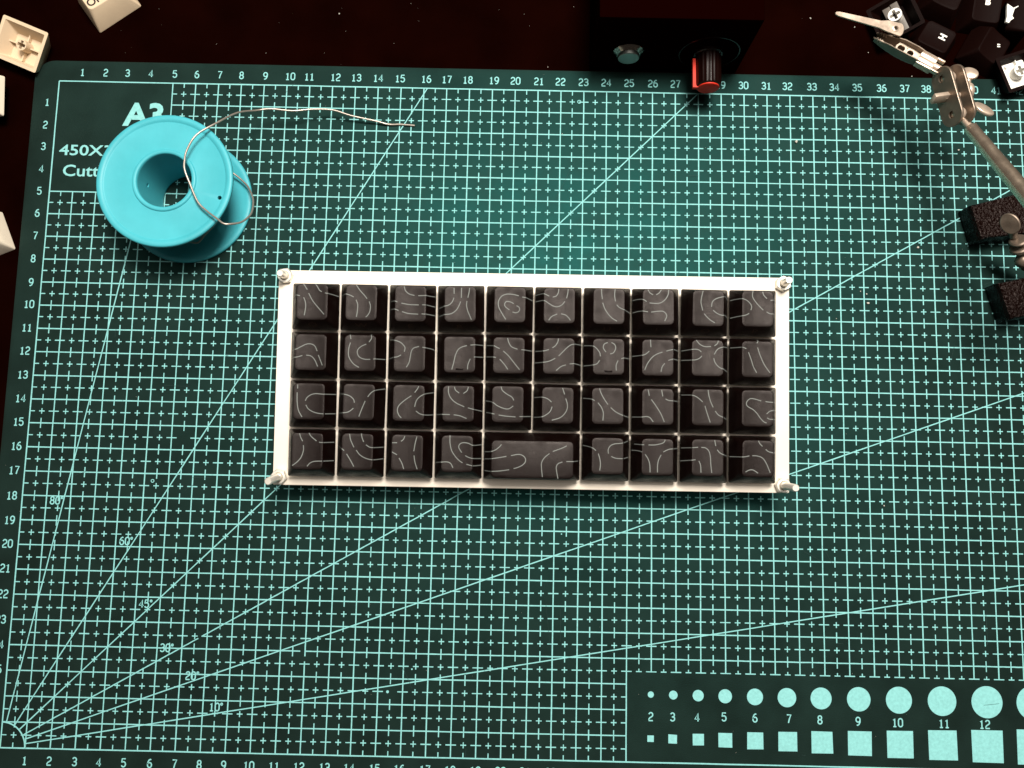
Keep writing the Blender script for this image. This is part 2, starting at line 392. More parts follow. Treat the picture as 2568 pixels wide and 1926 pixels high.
# ------------------------------------------------------------------ measured data (cm)
STROKES = {
    (0, 0): [[(-0.409,0.89),(-0.198,0.566)],[(-0.14,0.429),(0.012,0.152),(0.218,-0.098),(0.478,-0.384)],[(-0.887,0.323),(-0.682,0.356),(-0.469,0.326)],[(-0.326,0.263),(-0.264,0.112),(-0.241,-0.069),(-0.264,-0.287),(-0.289,-0.432)],[(0.068,0.859),(0.207,0.663),(0.272,0.555),(0.364,0.492)],[(0.491,0.446),(0.595,0.43),(0.753,0.421),(0.89,0.405)]],
    (0, 1): [[(-0.851,0.415),(-0.628,0.412),(-0.456,0.374),(-0.303,0.304)],[(-0.213,0.77),(-0.064,0.562),(0.103,0.383),(0.215,0.247)],[(-0.206,0.197),(-0.14,0.017),(-0.145,-0.237),(-0.175,-0.465)],[(0.3,0.14),(0.355,-0.03),(0.335,-0.247),(0.256,-0.393),(0.185,-0.467)]],
    (0, 2): [[(-0.26,0.76),(-0.202,0.59),(-0.055,0.465),(0.145,0.414)],[(0.289,0.405),(0.577,0.413),(0.711,0.422),(0.89,0.45)],[(-0.835,0.219),(-0.645,0.196),(-0.509,0.15)],[(-0.353,0.109),(-0.046,0.059),(0.322,0.05)],[(0.452,0.056),(0.585,0.051),(0.89,0.05)],[(-0.852,-0.094),(-0.634,-0.12),(-0.455,-0.176)],[(-0.317,-0.22),(-0.074,-0.285),(0.305,-0.308)],[(0.438,-0.295),(0.575,-0.304),(0.89,-0.29)]],
    (0, 3): [[(-0.239,0.721),(-0.234,0.492)],[(0.05,0.725),(0.042,0.341)],[(0.36,0.719),(0.341,0.556),(0.295,0.345)],[(-0.842,-0.011),(-0.575,0.016),(-0.414,0.073),(-0.308,0.183),(-0.239,0.344)],[(-0.847,-0.33),(-0.568,-0.31),(-0.335,-0.27),(-0.157,-0.141),(-0.052,0.024),(0.016,0.195)],[(0.261,0.217),(0.246,0.047),(0.294,-0.17),(0.369,-0.35),(0.437,-0.511)]],
    (0, 4): [[(0.341,0.441),(0.124,0.492),(-0.128,0.499),(-0.325,0.412),(-0.441,0.211),(-0.426,-0.006),(-0.314,-0.222),(-0.148,-0.48)],[(0.468,0.396),(0.576,0.379),(0.745,0.362),(0.89,0.34)],[(0.148,0.137),(0.021,0.2),(-0.131,0.216),(-0.201,0.124),(-0.174,0.016),(-0.017,-0.108)],[(0.257,0.059),(0.348,0.006),(0.378,-0.084),(0.333,-0.175),(0.225,-0.213),(0.106,-0.186)]],
    (0, 5): [[(-0.898,0.558),(-0.744,0.563),(-0.599,0.54),(-0.502,0.501),(-0.393,0.452)],[(-0.895,0.316),(-0.595,0.278),(-0.407,0.169),(-0.226,0.07),(-0.064,0.048),(0.097,0.123),(0.211,0.258)],[(-0.026,0.744),(-0.046,0.592),(-0.123,0.463),(-0.256,0.418)],[(0.335,0.732),(0.315,0.543),(0.274,0.379)],[(-0.405,-0.482),(-0.292,-0.336),(-0.078,-0.231)],[(0.073,-0.222),(0.247,-0.273),(0.363,-0.38),(0.429,-0.476)]],
    (0, 6): [[(-0.295,0.755),(-0.282,0.563),(-0.255,0.364)],[(0.231,0.76),(0.215,0.517),(0.25,0.289)],[(-0.243,0.227),(-0.15,-0.014),(-0.004,-0.229),(0.141,-0.371),(0.315,-0.477)],[(0.298,0.156),(0.407,0.049),(0.604,-0.04),(0.744,-0.061),(0.888,-0.083)]],
    (0, 7): [[(-0.898,0.433),(-0.728,0.423),(-0.57,0.371),(-0.451,0.301)],[(-0.401,0.773),(-0.328,0.647),(-0.201,0.566)],[(0.122,0.77),(0.05,0.653),(-0.075,0.568)],[(0.402,0.767),(0.375,0.567),(0.268,0.385),(0.107,0.266),(-0.072,0.234),(-0.335,0.248)],[(-0.89,-0.05),(-0.725,-0.049),(-0.584,-0.071),(-0.401,-0.097)],[(-0.275,-0.105),(-0.016,-0.072),(0.164,-0.07),(0.272,-0.14),(0.32,-0.266),(0.245,-0.448)]],
    (0, 8): [[(-0.206,0.77),(-0.263,0.515),(-0.28,0.297),(-0.206,0.009)],[(-0.148,-0.117),(-0.033,-0.242),(0.112,-0.366),(0.267,-0.454)],[(0.89,0.497),(0.773,0.551),(0.688,0.572),(0.45,0.526),(0.27,0.458),(0.155,0.34),(0.127,0.159)],[(0.193,0.026),(0.344,-0.091),(0.524,-0.16),(0.711,-0.15),(0.89,-0.195)]],
    (0, 9): [[(-0.89,0.483),(-0.746,0.489),(-0.6,0.472),(-0.43,0.416),(-0.286,0.291),(-0.231,0.165),(-0.26,0.038)],[(-0.89,-0.212),(-0.745,-0.195),(-0.595,-0.192),(-0.446,-0.153),(-0.328,-0.09)],[(-0.168,0.834),(-0.196,0.564),(-0.052,0.331),(0.092,0.17),(0.218,0.046)],[(0.344,-0.025),(0.488,-0.095),(0.742,-0.1)],[(0.192,0.759),(0.235,0.625),(0.354,0.489)],[(0.487,0.423),(0.679,0.435),(0.891,0.426)]],
    (1, 0): [[(-0.891,0.123),(-0.59,0.152),(-0.374,0.263),(-0.161,0.367),(0.019,0.37),(0.158,0.289),(0.249,0.1)],[(-0.87,-0.174),(-0.56,-0.148),(-0.311,-0.079)],[(-0.167,-0.059),(0.014,-0.092),(0.161,-0.233),(0.287,-0.491)],[(0.3,-0.051),(0.377,-0.23),(0.466,-0.445)]],
    (1, 1): [[(-0.396,0.77),(-0.362,0.589)],[(-0.377,0.455),(-0.436,0.22),(-0.436,-0.05),(-0.341,-0.247),(-0.211,-0.389),(-0.036,-0.494)],[(0.414,0.786),(0.429,0.631),(0.335,0.485)],[(0.229,0.404),(0.041,0.318),(-0.089,0.189),(-0.104,0.045),(-0.021,-0.098),(0.161,-0.174),(0.395,-0.181)],[(0.513,-0.169),(0.616,-0.162),(0.89,-0.141)]],
    (1, 2): [[(-0.839,0.623),(-0.55,0.555),(-0.357,0.486),(-0.21,0.344),(-0.183,0.254),(-0.205,0.128)],[(-0.84,-0.118),(-0.542,-0.087),(-0.435,-0.056),(-0.328,0.007)],[(-0.113,-0.465),(-0.016,-0.284),(0.026,-0.067),(0.064,0.15),(0.151,0.278),(0.355,0.342)],[(0.485,0.312),(0.632,0.294),(0.805,0.283),(0.89,0.25)]],
    (1, 3): [[(-0.294,-0.517),(-0.227,-0.257),(-0.161,0.033),(-0.057,0.25),(0.085,0.35),(0.274,0.407)],[(0.414,0.427),(0.619,0.441),(0.89,0.464)],[(0.309,-0.507),(0.324,-0.32),(0.409,-0.102)],[(0.548,-0.035),(0.627,-0.027),(0.89,0.001)]],
    (1, 4): [[(-0.892,0.465),(-0.581,0.417),(-0.472,0.364),(-0.353,0.312)],[(-0.058,0.725),(-0.008,0.552),(0.102,0.391),(0.33,0.298)],[(0.481,0.282),(0.608,0.274),(0.892,0.269)],[(-0.218,0.224),(-0.018,0.047),(0.202,-0.219),(0.422,-0.486)],[(-0.883,0.019),(-0.592,-0.015),(-0.494,-0.033)],[(-0.346,-0.091),(-0.174,-0.279),(-0.027,-0.482)]],
    (1, 5): [[(-0.021,0.734),(-0.044,0.6),(-0.132,0.454),(-0.25,0.369)],[(-0.89,0.264),(-0.602,0.241),(-0.382,0.299)],[(-0.001,0.06),(0.158,0.224),(0.3,0.371),(0.442,0.481),(0.586,0.52),(0.891,0.538)],[(-0.896,-0.188),(-0.597,-0.193),(-0.358,-0.144),(-0.133,-0.032)],[(-0.091,-0.5),(0.094,-0.346),(0.28,-0.278)],[(0.423,-0.24),(0.597,-0.228),(0.902,-0.258)]],
    (1, 6): [[(-0.89,0.525),(-0.627,0.467),(-0.473,0.371),(-0.346,0.211),(-0.315,0.067)],[(-0.89,-0.269),(-0.62,-0.275),(-0.449,-0.223),(-0.343,-0.088)],[(-0.034,0.605),(-0.17,0.538),(-0.204,0.393),(-0.102,0.233)],[(0.11,0.607),(0.233,0.526),(0.27,0.383),(0.193,0.219),(0.061,0.163)],[(0.3,-0.47),(0.295,-0.265),(0.365,-0.084)],[(0.49,-0.017),(0.572,0.009),(0.859,0.033)]],
    (1, 7): [[(-0.287,0.743),(-0.265,0.458)],[(-0.89,0.14),(-0.631,0.136),(-0.467,0.185),(-0.325,0.306)],[(-0.498,-0.427),(-0.392,-0.174),(-0.215,0.063),(-0.036,0.192),(0.178,0.274)],[(0.322,0.313),(0.573,0.374),(0.879,0.368)],[(0.13,-0.482),(0.175,-0.291),(0.271,-0.156)],[(0.403,-0.046),(0.575,0.004),(0.883,0.009)]],
    (1, 8): [[(-0.431,0.741),(-0.31,0.596),(-0.112,0.502),(0.128,0.506)],[(0.407,0.734),(0.372,0.625),(0.264,0.533)],[(-0.89,0.373),(-0.605,0.379),(-0.435,0.389),(-0.327,0.362),(-0.237,0.291)],[(-0.891,0.005),(-0.591,-0.03),(-0.397,0.0),(-0.272,0.074),(-0.218,0.14)],[(0.255,0.202),(0.355,0.372),(0.498,0.465),(0.89,0.538)],[(0.238,0.054),(0.303,-0.132),(0.465,-0.302),(0.678,-0.373),(0.89,-0.425)]],
    (1, 9): [[(0.063,0.817),(-0.026,0.674)],[(0.003,0.512),(0.101,0.219),(0.262,-0.139),(0.478,-0.452)],[(-0.89,0.521),(-0.582,0.503),(-0.438,0.455)],[(-0.348,0.32),(-0.24,0.033),(-0.15,-0.235),(-0.024,-0.46)]],
    (2, 0): [[(-0.437,0.712),(-0.436,0.561)],[(-0.45,0.414),(-0.439,0.049),(-0.383,-0.272),(-0.244,-0.528)],[(0.896,0.373),(0.548,0.358),(0.261,0.375),(0.065,0.326),(-0.075,0.216),(-0.136,0.097)],[(-0.11,-0.061),(-0.009,-0.213),(0.209,-0.334),(0.515,-0.39),(0.897,-0.378)]],
    (2, 1): [[(-0.89,0.381),(-0.561,0.357),(-0.351,0.296),(-0.205,0.173),(-0.166,0.048)],[(-0.9,-0.369),(-0.586,-0.352),(-0.372,-0.306),(-0.196,-0.167)],[(0.026,-0.475),(0.126,-0.18),(0.244,0.126)],[(0.337,0.289),(0.469,0.452),(0.641,0.557),(0.89,0.631)]],
    (2, 2): [[(0.367,0.732),(0.316,0.623),(0.218,0.486)],[(0.096,0.362),(-0.105,0.223),(-0.316,0.04),(-0.409,-0.104),(-0.417,-0.247),(-0.36,-0.39),(-0.268,-0.495)],[(0.89,0.515),(0.645,0.454),(0.429,0.339),(0.29,0.175),(0.23,-0.058)],[(0.287,-0.218),(0.444,-0.323),(0.63,-0.362),(0.89,-0.352)]],
    (2, 3): [[(-0.385,0.732),(-0.381,0.499),(-0.287,0.286),(-0.087,0.11),(0.228,-0.035)],[(-0.163,0.725),(-0.114,0.593),(0.024,0.488)],[(0.374,0.734),(0.327,0.582),(0.186,0.473)],[(0.371,-0.072),(0.597,-0.129),(0.894,-0.195)],[(-0.89,-0.355),(-0.599,-0.337),(-0.317,-0.34)],[(-0.167,-0.345),(0.066,-0.381),(0.325,-0.48)]],
    (2, 4): [[(-0.267,0.754),(-0.21,0.604),(-0.029,0.464),(0.152,0.359),(0.232,0.235)],[(-0.89,0.209),(-0.609,0.159),(-0.379,0.011),(-0.127,-0.085),(0.051,-0.089),(0.211,0.02)],[(-0.842,-0.241),(-0.608,-0.278),(-0.499,-0.302)],[(-0.338,-0.335),(-0.087,-0.37),(0.307,-0.396)],[(0.46,-0.379),(0.575,-0.378),(0.893,-0.369)]],
    (2, 5): [[(-0.89,0.375),(-0.613,0.38),(-0.447,0.345),(-0.321,0.275),(-0.237,0.198)],[(-0.89,-0.393),(-0.603,-0.373),(-0.42,-0.281),(-0.279,-0.153),(-0.21,0.026)],[(0.174,0.749),(0.259,0.506)],[(0.304,0.346),(0.368,0.143),(0.363,-0.054),(0.258,-0.252),(0.082,-0.398),(-0.21,-0.492)]],
    (2, 6): [[(-0.317,0.743),(-0.243,0.54),(-0.134,0.344),(0.011,0.132)],[(0.12,0.016),(0.318,-0.149),(0.588,-0.277),(0.878,-0.341)],[(-0.89,0.387),(-0.626,0.339),(-0.502,0.274)],[(-0.372,0.197),(-0.238,0.021),(-0.164,-0.192),(-0.179,-0.478)]],
    (2, 7): [[(-0.373,0.729),(-0.325,0.497)],[(0.146,0.727),(0.19,0.48)],[(-0.245,0.355),(-0.064,0.108),(0.116,-0.175),(0.254,-0.494)],[(0.298,0.382),(0.417,0.33),(0.578,0.315),(0.867,0.306)],[(-0.89,-0.321),(-0.607,-0.319),(-0.436,-0.298),(-0.293,-0.342),(-0.167,-0.501)]],
    (2, 8): [[(0.011,0.748),(0.048,0.516),(0.12,0.284),(0.21,0.089)],[(0.289,-0.052),(0.426,-0.211),(0.719,-0.33),(0.89,-0.355)],[(-0.885,0.551),(-0.604,0.535),(-0.399,0.455),(-0.191,0.287)],[(-0.104,0.138),(-0.021,-0.129),(0.106,-0.495)]],
    (2, 9): [[(0.144,0.362),(-0.088,0.43),(-0.267,0.445),(-0.384,0.36),(-0.427,0.253),(-0.373,0.146),(-0.159,0.025),(-0.016,-0.116),(0.127,-0.31),(0.252,-0.433),(0.349,-0.474)],[(0.305,0.343),(0.484,0.321),(0.843,0.304)],[(0.844,0.023),(0.502,-0.011),(0.349,-0.128)],[(0.367,-0.278),(0.484,-0.329),(0.844,-0.34)]],
    (3, 0): [[(-0.306,0.748),(-0.259,0.599),(-0.183,0.451)],[(-0.15,0.298),(-0.144,0.103),(-0.219,-0.147),(-0.357,-0.327),(-0.549,-0.48)],[(0.052,0.764),(0.152,0.624),(0.352,0.467)],[(0.454,0.422),(0.586,0.41),(0.88,0.415)],[(0.012,-0.499),(0.126,-0.373),(0.285,-0.31),(0.534,-0.295),(0.881,-0.298)]],
    (3, 1): [[(-0.314,0.754),(-0.268,0.523),(-0.136,0.241)],[(-0.044,0.135),(0.103,-0.04),(0.32,-0.161),(0.588,-0.217),(0.89,-0.195)],[(0.135,0.77),(0.165,0.619),(0.233,0.453)],[(0.325,0.348),(0.452,0.268),(0.592,0.245),(0.89,0.252)],[(-0.87,0.28),(-0.613,0.195),(-0.5,0.11)],[(-0.404,-0.013),(-0.248,-0.259),(-0.118,-0.488)]],
    (3, 2): [[(-0.107,0.717),(-0.157,0.591),(-0.245,0.512)],[(-0.583,0.453),(-0.394,0.456)],[(0.358,0.714),(0.299,0.456),(0.252,0.146)],[(-0.575,0.104),(-0.484,0.052),(-0.387,0.001)],[(-0.302,-0.122),(-0.19,-0.316),(-0.114,-0.538)],[(0.266,-0.014),(0.307,-0.255),(0.402,-0.53)]],
    (3, 3): [[(-0.282,0.768),(-0.276,0.478),(-0.21,0.194),(-0.063,-0.034),(0.082,-0.181),(0.209,-0.268)],[(0.898,0.415),(0.604,0.402),(0.409,0.482),(0.212,0.496),(0.088,0.43),(0.062,0.305),(0.173,0.122)],[(0.31,0.007),(0.454,-0.062),(0.612,-0.098),(0.89,-0.123)],[(0.363,-0.319),(0.617,-0.376),(0.89,-0.377)],[(-0.87,-0.294),(-0.558,-0.245),(-0.362,-0.242),(-0.236,-0.304),(-0.151,-0.462)]],
    (3, 4): [[(-1.844,0.144),(-1.599,0.169),(-1.412,0.237),(-1.27,0.346),(-1.183,0.447)],[(-1.843,-0.132),(-1.587,-0.101),(-1.299,-0.057),(-0.986,0.001)],[(-0.812,0.033),(-0.552,0.083),(-0.391,0.057),(-0.271,-0.048),(-0.262,-0.19),(-0.367,-0.316),(-0.544,-0.408),(-0.704,-0.457)],[(-1.83,-0.58),(-1.589,-0.579),(-1.22,-0.554),(-0.871,-0.502)],[(1.308,0.441),(1.123,0.349),(0.779,0.219)],[(0.651,0.138),(0.468,-0.018),(0.363,-0.197),(0.355,-0.393),(0.406,-0.83)],[(1.148,-0.174),(0.988,-0.241),(0.919,-0.366),(0.939,-0.561),(0.99,-0.811)],[(1.298,-0.154),(1.522,-0.15),(1.776,-0.146)]],
    (3, 6): [[(-0.89,0.449),(-0.669,0.408),(-0.544,0.352),(-0.443,0.272)],[(-0.353,0.16),(-0.29,-0.034),(-0.263,-0.247),(-0.285,-0.478)],[(0.836,0.652),(0.523,0.572),(0.274,0.543),(0.114,0.47),(0.027,0.326),(0.035,0.166)],[(0.147,0.062),(0.297,0.004),(0.518,-0.011),(0.845,0.021)]],
    (3, 7): [[(0.291,0.735),(0.227,0.627),(0.05,0.563),(-0.128,0.532),(-0.349,0.529)],[(-0.815,0.541),(-0.668,0.536),(-0.51,0.533)],[(-0.89,0.298),(-0.693,0.293),(-0.588,0.258)],[(-0.471,0.171),(-0.356,-0.005),(-0.29,-0.216),(-0.273,-0.511)],[(0.853,0.403),(0.514,0.393),(0.354,0.344),(0.223,0.271)],[(0.142,0.163),(0.047,-0.034),(0.009,-0.247),(0.011,-0.506)]],
    (3, 8): [[(0.264,0.747),(0.307,0.524)],[(0.361,0.382),(0.462,0.27),(0.634,0.19),(0.89,0.133)],[(-0.877,0.415),(-0.623,0.438),(-0.365,0.463)],[(-0.241,0.462),(-0.073,0.439),(0.052,0.317),(0.106,0.105),(0.125,-0.179),(0.162,-0.497)],[(-0.899,-0.089),(-0.61,-0.034),(-0.463,-0.011)],[(-0.331,-0.055),(-0.266,-0.221),(-0.247,-0.497)]],
    (3, 9): [[(0.016,0.755),(0.069,0.65),(0.169,0.545)],[(0.293,0.433),(0.443,0.336),(0.799,0.287)],[(-0.895,0.098),(-0.609,0.129),(-0.464,0.144),(-0.329,0.175)],[(-0.215,0.184),(-0.019,0.176),(0.176,0.101),(0.319,-0.092),(0.472,-0.451)],[(-0.474,-0.441),(-0.339,-0.368),(-0.179,-0.359),(0.017,-0.476)]],
}
BOLTS = [([-0.372, 0.31, -0.4], [-0.39, 0.283, 0.382]), ([-0.39, -7.64, -0.4], [-0.366, -7.723, 1.168]), ([19.395, -7.67, -0.4], [19.397, -7.651, 1.11]), ([19.4, 0.294, -0.4], [19.391, 0.315, 0.428])]
ANGLES = {'80': [1.432, -18.185], '60': [4.429, -19.77], '45': [5.411, -22.263], '30': [6.392, -23.981], '20': [7.496, -25.048], '10': [8.53, -26.24]}
CIRCLES = [[25.986, -25.386], [26.889, -25.389], [27.89, -25.38], [28.975, -25.388], [30.171, -25.375], [31.454, -25.378], [32.825, -25.384], [34.336, -25.405], [35.948, -25.415], [37.676, -25.422], [39.478, -25.418], [41.335, -25.409]]
SQUARES = [[25.981, -27.083], [26.869, -27.077], [27.883, -27.077], [28.961, -27.076], [30.164, -27.08], [31.458, -27.087], [32.835, -27.088], [34.337, -27.1], [35.94, -27.109], [37.648, -27.115], [39.426, -27.098], [41.283, -27.058]]
SIZE_DIGITS = [[25.988, -26.237], [26.861, -26.231], [27.84, -26.228], [28.922, -26.186], [30.161, -26.199], [31.519, -26.205], [32.761, -26.214], [34.286, -26.234], [35.866, -26.252], [37.728, -26.247], [39.349, -26.243]]
WIRE = [[7.498, -3.972, 0.7], [8.052, -4.215, 0.5], [8.587, -4.642, 0.45], [8.881, -5.042, 0.6], [9.162, -5.578, 1.0], [9.347, -6.241, 1.6], [9.34, -6.625, 2.0], [9.222, -6.955, 2.4], [9.02, -7.121, 2.7], [8.716, -7.176, 2.85], [8.401, -6.957, 2.8], [7.966, -6.641, 2.7], [7.562, -6.259, 2.7], [7.205, -5.523, 2.72], [6.996, -4.985, 2.8], [6.993, -4.628, 2.85], [7.081, -4.22, 2.9], [7.419, -3.588, 2.9], [8.075, -2.941, 2.6], [8.604, -2.181, 1.9], [9.123, -1.734, 1.2], [9.691, -1.557, 1.0], [10.546, -1.532, 0.8], [11.36, -1.358, 0.62], [12.178, -1.305, 0.47], [12.934, -1.484, 0.35], [13.947, -1.628, 0.2], [14.537, -1.723, 0.08], [15.038, -1.708, 0.07], [15.663, -1.744, 0.06]]
WIRE_LOOP = [[6.646, -7.411, 1.0], [6.979, -7.421, 1.0], [7.248, -7.139, 1.1], [7.52, -6.91, 1.2], [7.819, -6.596, 1.3], [7.941, -6.372, 1.4]]
CRUMBS = [(12.06, 3.55, -0.3, 0.045), (8.89, 1.64, -0.3, 0.015), (11.49, 1.7, -0.3, 0.012), (12.39, 2.73, -0.3, 0.012), (14.56, 2.21, -0.3, 0.012), (15.25, 4.11, -0.3, 0.015), (32.23, -2.12, 0.02, 0.07), (39.25, -2.34, 0.02, 0.05), (37.34, -6.71, 0.02, 0.05), (35.14, -9.18, 0.02, 0.06), (35.1, -8.78, 0.02, 0.03), (34.84, -8.67, 0.02, 0.025), (33.79, -9.87, 0.02, 0.025), (35.57, -17.66, 0.02, 0.035), (33.08, 3.77, -0.3, 0.05), (37.51, 1.15, -0.3, 0.03), (35.62, 2.22, -0.3, 0.02), (35.04, 3.4, -0.3, 0.03), (22.08, -1.97, 0.02, 0.03), (21.42, 1.24, -0.3, 0.02), (30.9, -9.14, 0.02, 0.03)]

# ------------------------------------------------------------------ setting: the desk
DESK_Z = -0.30
bm = bmesh.new()
box(bm, (22, -12, DESK_Z - 1.5), (85, 55, 1.5))
o = obj('desk', bm, M['desk'], smooth=0); o['kind'] = 'structure'; o['label'] = 'black desk top'

# ------------------------------------------------------------------ cutting mat
mt = thing('cutting_mat', 'large dark green cutting mat with pale printed centimetre grid lying on the black desk', 'cutting mat', (0, 0, DESK_Z))
DZ = -DESK_Z
bm = bmesh.new()
L = []
for ins, z in ((0.03, 0.0), (0.0, 0.03), (0.0, 0.27), (0.012, 0.29), (0.03, 0.30)):
    L.append([Vector((x, y, z)) for x, y in rring(22.6 - ins, 15.03 - ins, 0.85, 8, 2, 21.5, -14.08)])
loft(bm, L)
obj('mat_sheet', bm, M['mat'], mt, 60)

W1, W2 = 0.049, 0.043
NX, NY = 43, 28
g = bmesh.new()
zH, zV, zh, zv = (DZ + 0.004 * k for k in (1, 2, 3, 4))
for j in range(NY + 1):                                         # full horizontals
    x0, x1 = 0.0, float(NX)
    if 0 < j < 5: x0 = 5.0
    if 25 <= j < 28: x1 = 25.0
    rough_line(g, (x0, -j), (x1, -j), W1 * (1.1 if j in (0, 28) else 1), zH, 1.0 if j != 24 else 0.2, [(11.75, 11.95)] if j == 24 else ())
for i in range(NX + 1):                                         # full verticals
    y0, y1 = 0.0, 28.0
    if 0 < i < 5: y0 = 5.0
    if 25 < i < 43: y1 = 24.5
    rough_line(g, (i, -y0), (i, -y1), W1 * (1.1 if i == 0 else 1), zV, 1.0 if i != 12 else 0.2, [(24.25, 24.4)] if i == 12 else ())
for j in range(NY):                                             # dashes of the half-centimetre rows
    y = j + 0.5
    for i in range(0, NX):
        if y < 5 and i + 0.5 < 5: continue
        if i >= 25 and y > 24.6: continue
        if (i, j) not in ((6, 15), (15, 25)):
            quad_line(g, (i + 0.385, -y), (i + 0.615, -y), W2 * random.uniform(.9, 1.1), zh)
            last = i >= 25 and j == 24
            quad_line(g, (i + 0.5, -y + 0.115), (i + 0.5, -y - (0.02 if last else 0.115)), W2 * random.uniform(.9, 1.1), zv)
    for i in range(0, NX + 1):
        if y < 5 and i < 5: continue
        if i > 25 and y > 24.6: continue
        a = i - 0.21 if i > (5 if y < 5 else 0) else i
        b = i + 0.21 if (i < NX and not (i == 25 and y > 24.6)) else i
        quad_line(g, (a, -y), (b, -y), W2 * random.uniform(.9, 1.1), zh)
for i in range(NX):                                             # dashes of the half-centimetre columns
    x = i + 0.5
    for j in range(NY + 1):
        if x < 5 and j < 5: continue
        if i >= 25 and j > 24: continue
        top = 0 if (j == 0 or (x < 5 and j == 5)) else 0.21
        bot = 0 if j == 28 else 0.21
        quad_line(g, (x, -j + top), (x, -j - bot), W2 * random.uniform(.9, 1.1), zv)
for k, a in enumerate((10, 20, 30, 45, 60, 80)):                # protractor rays from the lower left corner
    c, s_ = math.cos(R(a)), math.sin(R(a))
    rmax = min((43.0) / c, 28.0 / s_)
    gaps = [(7.85, 8.0)] if a == 30 else ()
    if a == 80: rmax = 23.0 / s_
    rough_line(g, (1.03 * c, -28 + 1.03 * s_), (rmax * c, -28 + rmax * s_), 0.045, DZ + 0.020 + 0.002 * k, 0.15 if gaps else 1.0, gaps)
ribbon2(g, arc2(0, -28, 1, 1, 0, 90, 16), 0.055, DZ + 0.034)
for x, y, r_ in ((22.8, -.5, .07), (5.35, -17.3, .06)):         # small printing flaws
    ribbon2(g, arc2(x, y, r_, r_, 0, 360, 12), 0.03, DZ + 0.036)
for x, y, r_ in ((14.05, -3.0, .045), (15.4, -25.5, .06), (16.35, -24.6, .035), (22.3, -19.1, .03)):
    disc(g, (x, y), r_, DZ + 0.037, 7)
flat('printed_grid', g, M['print'], mt)

nb = bmesh.new()
JX = {5: .05, 10: .12, 11: -.04, 12: .11, 15: -.06, 16: .09, 18: -.09, 19: .06, 32: -.10, 33: -.03, 34: -.05, 35: -.05, 38: -.04, 20: 0, 21: .03}
for i in range(1, 43):
    digits(nb, str(i), i + JX.get(i, random.uniform(-.03, .03)), 0.42, 0.31, DZ + 0.005)
    digits(nb, str(i), i + random.uniform(-.03, .03), -28.47, 0.31, DZ + 0.005)
for j in range(1, 28):
    digits(nb, str(j), -0.44, -j + random.uniform(-.02, .04), 0.31, DZ + 0.005)
flat('printed_numerals', nb, M['print'], mt)
for a, (x, y) in ANGLES.items():
    nb = bmesh.new()
    digits(nb, a + '\u00b0', x + 0.06, y, 0.30, DZ + 0.038)
    flat('printed_angle_mark', nb, M['print'], mt)

tb = bmesh.new()
TX = Matrix.Translation
merge(tb, text_bm('A3', 1.42, 0.045, 'LEFT'), TX((2.98, -1.95, DZ + 0.004)) @ Matrix.Diagonal((1.06, 1, 1, 1)))
merge(tb, text_bm('450X300mm', 0.66, 0.010, 'LEFT'), TX((0.27, -3.36, DZ + 0.004)) @ Matrix.Diagonal((1.30, 1, 1, 1)))
merge(tb, text_bm('Cutting Mat', 0.72, 0.010, 'LEFT'), TX((0.47, -4.30, DZ + 0.004)) @ Matrix.Diagonal((1.18, 1, 1, 1)))
flat('printed_lettering', tb, M['print'], mt)

cb = bmesh.new()
for k, (x, y) in enumerate(SIZE_DIGITS):
    digits(cb, str(k + 2), x, y, 0.31, DZ + 0.005)
for k, ((cx, cy), (sx, sy)) in enumerate(zip(CIRCLES, SQUARES)):
    d = 0.1 * (k + 2) + 0.045
    disc(cb, (cx, -25.385), d / 2, DZ + 0.004)
    h = d / 2
    cb.faces.new([cb.verts.new((sx + a * h + random.uniform(-.01, .01), -27.083 + b * h + random.uniform(-.01, .01), DZ + 0.004)) for a, b in ((-1, -1), (1, -1), (1, 1), (-1, 1))])
flat('printed_size_chart', cb, M['print'], mt)

sb = bmesh.new()                                                # knife cuts and scuffs of use
zz = DZ + 0.0405
for q in range(90):
    x = random.uniform(0, 42); y = random.uniform(-28, .5); a = random.choice((random.gauss(0, .08), random.gauss(1.57, .08), random.uniform(0, 3.14)))
    l = random.choice((.15, .3, .5, .8, 1.6)) * random.uniform(.6, 1.3); c_ = random.gauss(0, .05)
    zz += 0.00005
    ribbon2(sb, [(x + l * t * math.cos(a + c_ * t), y + l * t * math.sin(a + c_ * t)) for t in (0, .33, .66, 1)], random.uniform(.006, .013), zz)
flat('knife_marks', sb, M['scuff'], mt)['kind'] = 'stuff'

# ------------------------------------------------------------------ keyboard
P = 1.905
kb = thing('mini_keyboard', 'small white plate ortholinear keyboard with black line art keycaps lying on the green cutting mat', 'keyboard', (11.4158974, -9.37781674, 2.49948021))
_sl = math.atan(0.0632761735)
KM = Matrix.Rotation(0.00539020241, 4, 'Z') @ Matrix.Rotation(_sl, 4, 'X')
kb.rotation_euler = KM.to_euler()
KO = Vector((11.4158974, -9.37781674, 2.49948021))

